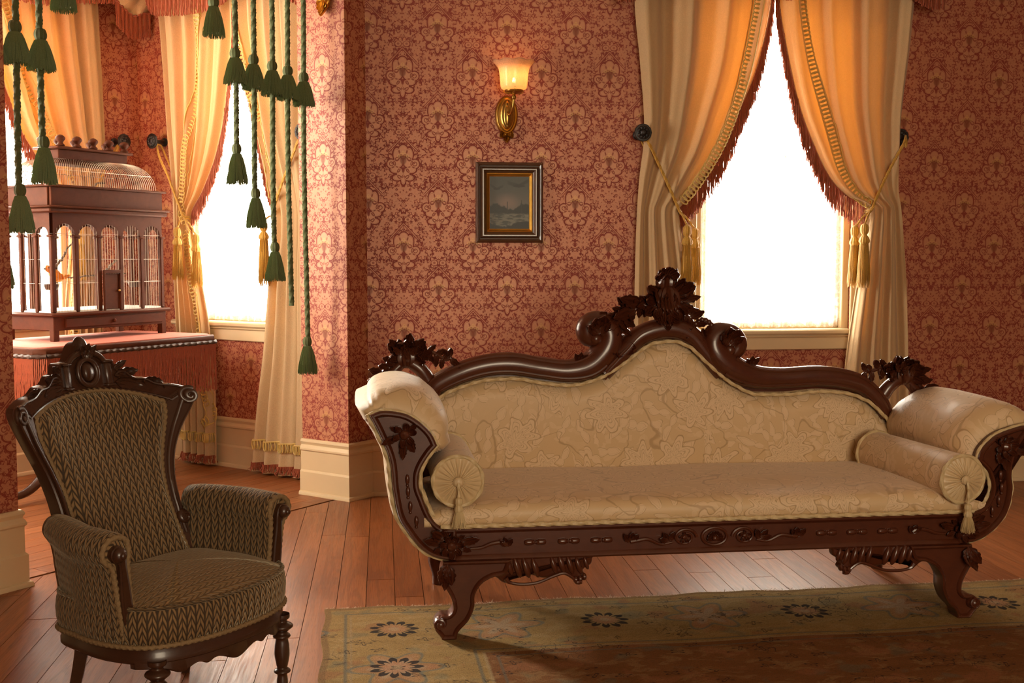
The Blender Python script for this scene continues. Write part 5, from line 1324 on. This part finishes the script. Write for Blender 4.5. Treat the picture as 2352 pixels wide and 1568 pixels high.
# carved ears above the arms
for nm, ex, ez, pts, st in (('ear_carving', -1.140, .985, [(-1.10, 1.0), (-1.03, 1.005), (-.975, .975), (-.945, .985)], 3), ('ear_carving', 1.085, .882, [(1.05, .90), (.99, .915), (.935, .90), (.90, .90)], 6)):
    c = cpart(nm); s = -1 if ex < 0 else 1
    m = MB(); V, F = ball((ex, BY - .005, ez), (.040, .038, .046), 40, 16, 10, .14); m.add(V, F); m.build('carved_bud', M['mahog'], c)
    rl = random.Random(st)
    for k in range(26):
        a_ = -15 + 210 * (k % 13) / 12; put_leaf(c, rl.choice(['long', 'broad', 'small']), ex + .03 * math.cos(R(a_)), BY + .005, ez + .03 * math.sin(R(a_)), a_ + rl.uniform(-12, 12), rl.uniform(.60, .90), rl.uniform(-5, 35), rl.uniform(-25, 25))
    for k in range(6): put_leaf(c, 'small', ex + rl.uniform(-.03, .03), BY - .035, ez + rl.uniform(-.01, .02), rl.uniform(30, 150), .8, 10, rl.uniform(-20, 20))
    spray(c, [(ex + s * .03, ez - .01), (ex + s * .08, ez - .045), (ex + s * .125, ez - .10)], BY, 4, 'small', .95, st)
    spray(c, pts, BY, 5, 'small', .85, st + 1)
    m = MB(); addt(m, tube(cr(np.array([(ex - s * .10, BY + .01, ez - .11), (ex - s * .06, BY, ez - .05), (ex, BY, ez - .01)]), 20), np.linspace(.035, .025, 20), 12)); addt(m, tube(cr(np.array([(ex + s * .10, BY, ez - .16), (ex + s * .06, BY, ez - .07), (ex, BY, ez - .01)]), 20), np.linspace(.03, .02, 20), 12)); m.build('carved_stem', M['mahog'], c)

# ================================================================== BOLSTERS
SXV = unit(SR); SYV = unit(SR + 90)
def bolster(x, y0, z, r, ln, label, hang, rzo=0.):
    p = SC + SXV * x + SYV * y0 + A(0, 0, z + RUGZ)
    b = thing('bolster_cushion', label, 'bolster', tuple(p), R(SR + rzo), 'damask bolsters on the sofa')
    prof = np.array([(r * .97, .0), (r, .012), (r * 1.01, ln * .3), (r * 1.01, ln * .7), (r, ln - .012), (r * .97, ln)])
    V, F, UV = lathe(cr(prof, 24), 40); m = MB(); m.add(V[:, [0, 2, 1]], F, np.stack([UV[:, 0] * 1., UV[:, 1]], 1)); m.build('cover', M['silk'], b, angle=0)
    for y_, sgn in ((0., -1), (ln, 1)):
        def endf(u, v):
            rr_ = r * .97 * v + .002; th_ = u * TAU; pl_ = .006 * np.sin(th_ * 22 + 2 * np.sin(th_ * 3)) * np.sin(PI * np.clip(v, 0, 1)) ** .7 * (1.1 - .5 * v)
            return np.stack([rr_ * np.cos(th_), y_ + sgn * (.022 * np.cos(v * PI / 2) * (1 - .55 * np.exp(-(v / .2) ** 2)) + pl_), rr_ * np.sin(th_)], 1)
        m = MB(); m.add(*grid(endf, 132, 14, True)); m.build('gathered_end', M['silkplain'], b, angle=0)
        m = MB(); t = np.linspace(0, TAU, 160)[:-1]; addt(m, tube(np.stack([r * np.cos(t), y_ + 0 * t, r * np.sin(t)], 1), .0075, 9, True, False, 3, .3, r * TAU / 9.)); m.build('piping_cord', M['cord'], b)
    m = MB(); V, F = ball((0, -.022, 0), (.019, .010, .019), 16, 10, 8, .06); m.add(V, F); m.build('button', M['silkplain'], b)
    t = bpy.data.objects.new('tassel', None); COL.objects.link(t); t.parent = b; t.location = (0, -.034, -.012)
    m = MB(); addt(m, rope(np.array([(0, .004, .01), (0, -.004, -.02), (0, -.006, -hang)]), .005)); m.build('tassel_cord', M['cord'], t)
    m = MB(); m.add(*[q if i else q + A(0, -.006, -hang) for i, q in enumerate(lathe(smoothprof([(.004, .010), (.012, .004), (.014, -.010), (.011, -.020), (.015, -.030), (.015, -.040), (.010, -.046)], 30), 20, 10, .06))]); m.build('tassel_head', M['cord'], t)
    m = MB(); skirt(m, (0, -.006, -hang - .040), .012, .027, .062, 130, .0016, 1., 9); m.build('tassel_skirt', M['cord'], t, kind='stuff')
bolster(-.975, -.01, .588, .092, .56, 'gold damask bolster at the sofa arm nearer the armchair', .05)
bolster(.982, -.035, .552, .092, .62, 'gold damask bolster at the far sofa arm, its tassel hanging over the rail', .085, 6.)

# ================================================================== ARMCHAIR
ch = thing('parlour_armchair', 'carved walnut parlour armchair in brown cut velvet with rounded seat', 'armchair', (-1.05, 3.47, 0), R(57.5))
def plan_loft(m, O, rings, cap=None, uvtop=False):
    """outline O in plan, rings [(z, offset)] bottom to top"""
    O = ccw(O); N = normals2d(O); n = len(O); L = np.concatenate([[0], np.cumsum(np.linalg.norm(np.diff(np.concatenate([O, O[:1]]), axis=0), axis=1))])[:-1]
    V = np.concatenate([np.concatenate([O + N * o, np.full((n, 1), z)], 1) for z, o in rings])
    UV = V[:, :2].copy() if uvtop else np.stack([np.tile(L, len(rings)), V[:, 2]], 1)
    base = m.n; m.add(V, quads(len(rings), n, False, True), UV)
    if cap: m.f.append((np.arange(n) + (len(rings) - 1) * n)[None] + base)
    return m
SO = cr(np.array([(-.265, .21), (-.315, .06), (-.318, -.08), (-.27, -.20), (-.15, -.262), (0, -.278), (.15, -.262), (.27, -.20), (.318, -.08), (.315, .06), (.265, .21), (0, .235)]), 120, True)
m = MB(); plan_loft(m, SO, [(.262, -.03), (.262, -.012), (.268, -.006), (.285, -.006), (.292, -.010), (.310, -.010), (.316, -.02)]); m.build('seat_rail', M['walnut'], ch)
m = MB(); plan_loft(m, SO, [(.312, -.014), (.322, -.002), (.345, .004), (.38, .006), (.41, .002), (.424, -.008)]); m.build('seat_band', M['velvet'], ch, angle=0)
def topf(u, v):
    i = (u * 120).astype(int) % 120; N2 = normals2d(ccw(SO)); P = ccw(SO)[i] - N2[i] * .008; c = A(0, -.01); q = c + (P - c) * v[:, None]
    z = .424 + .052 * (1 - v ** 2.6) + .006 * np.exp(-((1 - v) / .02) ** 2) * 0
    return np.stack([q[:, 0], q[:, 1], z], 1), np.stack([q[:, 1] * 1.0, q[:, 0]], 1)
m = MB(); m.add(*grid(topf, 120, 22, True)); m.build('seat_cushion', M['velvet_worn'], ch, angle=0)
cl = np.concatenate([ccw(SO), ccw(SO)[:1]])
m = MB(); addt(m, tube(np.concatenate([ccw(SO) - normals2d(ccw(SO)) * .004, np.full((120, 1), .425)], 1), .006, 8, True)); m.build('seat_welt', M['velvet'], ch)
m = MB(); addt(m, rope(np.concatenate([ccw(SO) + normals2d(ccw(SO)) * .001, np.full((120, 1), .316)], 1), .0075, 2, 8, .02, .005, True)); m.build('braid_trim', M['braid'], ch)
# shaped apron under the front of the rail
fr = ccw(SO); fr = fr[fr[:, 1] < -.05]; fr = fr[np.argsort(fr[:, 0])]; fx = np.linspace(fr[0, 0] + .03, fr[-1, 0] - .03, 90); fy = np.interp(fx, fr[:, 0], fr[:, 1]) + .012
dz = .012 + .030 * np.exp(-(fx / .055) ** 2) + .014 * np.exp(-((np.abs(fx) - .11) / .02) ** 2) + .022 * np.exp(-((np.abs(fx) - .19) / .035) ** 2)
rows = []
for zz, yo in ((np.full(90, .275), 0), (.262 - dz * .8, -.004), (.262 - dz, .0), (.262 - dz, .016), (np.full(90, .275), .018)): rows.append(np.stack([fx, fy + yo, zz], 1))
m = MB(); m.add(np.concatenate(rows), quads(5, 90)); m.build('carved_apron', M['walnut'], ch)
# legs
lp = smoothprof([(.026, .275), (.026, .262), (.018, .256), (.018, .250), (.034, .240), (.036, .232), (.024, .222), (.018, .214), (.027, .206), (.028, .200), (.020, .194), (.023, .170), (.024, .14), (.018, .105), (.016, .098), (.026, .090), (.026, .084), (.016, .076), (.018, .05), (.014, .012), (.010, .0)], 90)
lgm = MB(); lgm.add(*lathe(lp, 24)); lme = lgm.mesh('leg', M['walnut'], True, 60)
for x in (-.25, .25): inst('leg', lme, ch, (x, -.205, 0))
for s in (-1, 1):
    m = MB(); P = cr(np.array([(s * .215, .17, .30), (s * .218, .175, .22), (s * .225, .205, .10), (s * .235, .235, .0)]), 24); addt(m, tube(P, np.linspace(.030, .019, 24), 4)); m.build('leg', M['walnut'], ch, angle=20)
# leaning back: local plane x, h (height); y follows the lean
LEAN = .215
def by(z, x=.0):      # the back leans and is curved in plan like a barrel
    return .185 + LEAN * (z - .45) + .115 * (1 - (np.abs(x) / .34) ** 2) * np.clip((z - .40) / .45, 0, 1)
def lean(mb):
    for i, V in enumerate(mb.v): V[:, 1] += by(V[:, 2], V[:, 0])
    return mb
wz = [.42, .50, .56, .62, .68, .74, .80, .86, .905, .935]; wx = [.215, .200, .192, .188, .192, .203, .222, .242, .250, .250]
def halfw(z): return pchip(wz, wx, z)
def topz(x): return .985 - .055 * (np.abs(x) / .25) ** 2.2
def cback(u, v):
    x = (2 * u - 1); zt_ = .985; z = .42 + (topz(x * .25) - .42) * v; xx = x * halfw(z)
    e = np.minimum(np.clip((1 - np.abs(x)) * .25 / .05, 0, 1), np.clip((1 - v) * .55 / .05, 0, 1)); y = by(z, xx) + .002 - .045 * np.sin(e * PI / 2) ** .7 - .02 * np.cos(x * PI / 2) * np.sin(PI * v)
    return np.stack([xx, y, z], 1), np.stack([xx, z], 1)
m = MB(); m.add(*grid(cback, 60, 60)); m.build('back_upholstery', M['velvet'], ch, angle=0)
hh = np.linspace(.43, .93, 40); edge = np.concatenate([np.stack([-halfw(hh), hh], 1), np.stack([np.linspace(-.245, .245, 40), topz(np.linspace(-.245, .245, 40))], 1), np.stack([halfw(hh[::-1]), hh[::-1]], 1)])
m = MB(); addt(m, rope(np.stack([edge[:, 0] * .985, by(edge[:, 1], edge[:, 0]) - .014, edge[:, 1] - .003], 1), .0085, 2, 8, .02, .005)); m.build('braid_trim', M['braid'], ch)
m = MB(); Ob = np.concatenate([edge, [[.215, .42], [-.215, .42]]]); loft(m, Ob, [(.004, -.004), (.03, 0), (.034, -.01)]); lean(m); m.build('back_shell', M['velvet'], ch, angle=30)
for s in (-1, 1):
    outer = [(.240, .36), (.236, .50), (.228, .60), (.232, .68), (.252, .76), (.290, .84), (.325, .90), (.345, .945), (.335, .968)]
    inner = [(.295, .968), (.250, .935), (.238, .905), (.228, .86), (.208, .80), (.189, .74), (.178, .68), (.175, .62), (.180, .54), (.193, .45), (.196, .36)]
    O = np.array([(s * a, b) for a, b in np.concatenate([cr(np.array(outer), 40), cr(np.array(inner), 44)])])
    m = MB(); loft(m, O, [(-.016, -.010), (-.020, -.007), (-.016, -.002), (-.006, 0), (.038, 0), (.044, -.005)]); lean(m); st = m.build('back_stile', M['walnut'], ch, angle=30)
    P = np.array([(s * (a * .55 + b * .45), -.020, h) for (a, h), b in zip(cr(np.array(outer[1:8]), 30), np.interp(cr(np.array(outer[1:8]), 30)[:, 1], [p[1] for p in inner[::-1]], [p[0] for p in inner[::-1]]))])
    m = MB(); addt(m, tube(P, .007, 8)); lean(m); m.build('carved_bead', M['walnut'], st)
    # scrolled ear
    th_ = np.linspace(0, 1, 70); m = MB(); P = np.stack([s * (.318 + .027 * np.cos(th_ * 12 + 1.) * (1 - .85 * th_)), -.018 - .014 * th_, .945 + .027 * np.sin(th_ * 12 + 1.) * (1 - .85 * th_)], 1); addt(m, tube(P, .0075, 8)); V, F = ball((s * .318, -.004, .945), (.031, .022, .031), 16, 10); m.add(V, F); lean(m); m.build('ear_scroll', M['walnut'], st)
    m = MB(); V, F = ball((s * .222, -.022, .43), (.024, .016, .024), 14, 10); m.add(V, F); P = np.stack([s * (.222 + .016 * np.cos(th_ * 9) * (1 - .8 * th_)), -.034 - .006 * th_, .43 + .016 * np.sin(th_ * 9) * (1 - .8 * th_)], 1); addt(m, tube(P, .004, 6)); V0 = None
    for V in m.v: V[:, 2] += .12; V[:, 0] += s * -.005
    lean(m); m.build('stile_scroll', M['walnut'], st)
# crest rail
cu = [(.335, .968), (.285, .985), (.235, .993), (.200, 1.012), (.165, 1.018), (.140, 1.040), (.115, 1.046), (.100, 1.075), (.060, 1.080), (.045, 1.100), (.028, 1.128), (.010, 1.140), (0, 1.142)]
top = cr(np.array(cu), 60); low = np.stack([np.linspace(0, .27, 30), topz(np.linspace(0, .25, 30)) - .004], 1); low = np.concatenate([low, [[.30, .945]]])
half = np.concatenate([low, top]); O = np.concatenate([half, (half * A(-1, 1))[::-1][1:-1]])
m = MB(); loft(m, O, [(-.014, -.010), (-.020, -.007), (-.020, -.003), (-.012, 0), (.036, 0), (.042, -.006)]); lean(m); cro = m.build('crest_rail', M['walnut'], ch, angle=30)
orn = bpy.data.objects.new('crest_carving', None); COL.objects.link(orn); orn.parent = ch
m = MB(); t = np.linspace(0, TAU, 40)[:-1]; addt(m, tube(np.stack([.036 * np.cos(t), -.026 + 0 * t, 1.045 + .042 * np.sin(t)], 1), .009, 10, True)); V, F = ball((0, -.022, 1.045), (.026, .020, .032), 18, 12, 3, .12); m.add(V, F); lean(m); m.build('carved_medallion', M['walnut'], orn)
m = MB(); q = cr(np.array([(-.075, -.020, 1.070), (-.045, -.026, 1.098), (0, -.030, 1.110), (.045, -.026, 1.098), (.075, -.020, 1.070)]), 40); addt(m, tube(q, .010, 10)); V, F = ball((0, -.008, 1.128), (.024, .022, .032), 16, 12, 6, .12); m.add(V, F); lean(m); m.build('carved_hood', M['walnut'], orn)
wl = leaf_mesh('carved_leaf', M['walnut'], .10, .05, 4, .3, .012)
def wleaf(x, z, ang, s_, yo=-.018):
    o = inst('carved_leaf', wl, orn); o.matrix_local = Matrix.Translation((x, by(z, x) + yo, z)) @ Matrix.Rotation(-R(ang), 4, 'Y') @ Matrix.Scale(s_, 4)
for s in (-1, 1):
    m = MB(); addbox(m, (s * .078, -.018, 1.035), (.026, .022, .075), .006); addbox(m, (s * .078, -.020, 1.075), (.036, .028, .010), .004); addbox(m, (s * .078, -.020, .998), (.034, .026, .010), .004); lean(m); m.build('carved_pilaster', M['walnut'], orn)
    for x, z, a_, k_ in ((.10, 1.025, 10, .8), (.10, 1.005, -12, .9), (.19, 1.0, -5, .7), (.10, 1.045, 35, .5), (.25, .978, -10, .55)): wleaf(s * x, z, a_ if s > 0 else 180 - a_, k_)
for a_ in (60, 90, 120): wleaf(0, 1.085, a_, .55, -.03)
# upholstered arms with wooden scrolled fronts
for s in (-1, 1):
    sec = [(.262, .34), (.270, .46), (.276, .545), (.268, .590), (.282, .628), (.318, .644), (.356, .632), (.372, .600), (.362, .570), (.345, .545), (.330, .46), (.312, .33)]
    O = cr(np.array(sec), 70); O = O * A(s, 1)
    m = MB(); n = len(O); V = []; ys = [-.128, -.124, -.11, -.06, .02, .10, .18, .22]; of = [-.006, -.001, .002, .004, .006, .004, .0, -.006]
    O2 = ccw(O); N2 = normals2d(O2)
    for k, (y, o) in enumerate(zip(ys, of)):
        f = max(0, (y - .02) / .2); P = O2 + N2 * o; x_ = P[:, 0] - s * .055 * f; z_ = P[:, 1] + .010 * f * (P[:, 1] > .5); V.append(np.stack([x_, np.full(n, y), z_], 1))
    L_ = np.concatenate([[0], np.cumsum(np.linalg.norm(np.diff(O2, axis=0), axis=1))]); V = np.concatenate(V)
    m.add(V, quads(len(ys), n, False, True), np.stack([V[:, 1], np.tile(L_, len(ys))], 1)); m.f.append(np.arange(n)[None]); m.f.append((np.arange(n)[::-1] + (len(ys) - 1) * n)[None]); m.build('arm_upholstery', M['velvet'], ch, angle=0)
    # wooden front
    fac = [(.270, .36), (.284, .47), (.296, .545), (.300, .585), (.318, .612), (.342, .606), (.350, .586), (.338, .566), (.322, .552), (.318, .46), (.306, .36)]
    Of = cr(np.array(fac), 60) * A(s, 1); m = MB(); loft(m, Of, [(-.146, -.006), (-.148, -.003), (-.144, 0), (-.124, 0)]); af = m.build('arm_front', M['walnut'], ch, angle=30)
    m = MB(); V, F = ball((s * .326, -.150, .588), (.022, .020, .022), 16, 12); m.add(V, F); V, F = ball((s * .326, -.166, .588), (.011, .010, .011), 12, 8); m.add(V, F); m.build('arm_knob', M['walnut'], af)
    q = np.array([(p[0], -.130, p[1]) for p in cr(np.array([(.302, .335), (.322, .46), (.336, .545), (.362, .572), (.368, .600), (.350, .626), (.318, .634), (.288, .620), (.280, .590), (.284, .545), (.276, .46), (.262, .36)]), 60) * A(s, 1)])
    m = MB(); addt(m, rope(q, .0085, 2, 8, .02, .005)); m.build('braid_trim', M['braid'], ch)
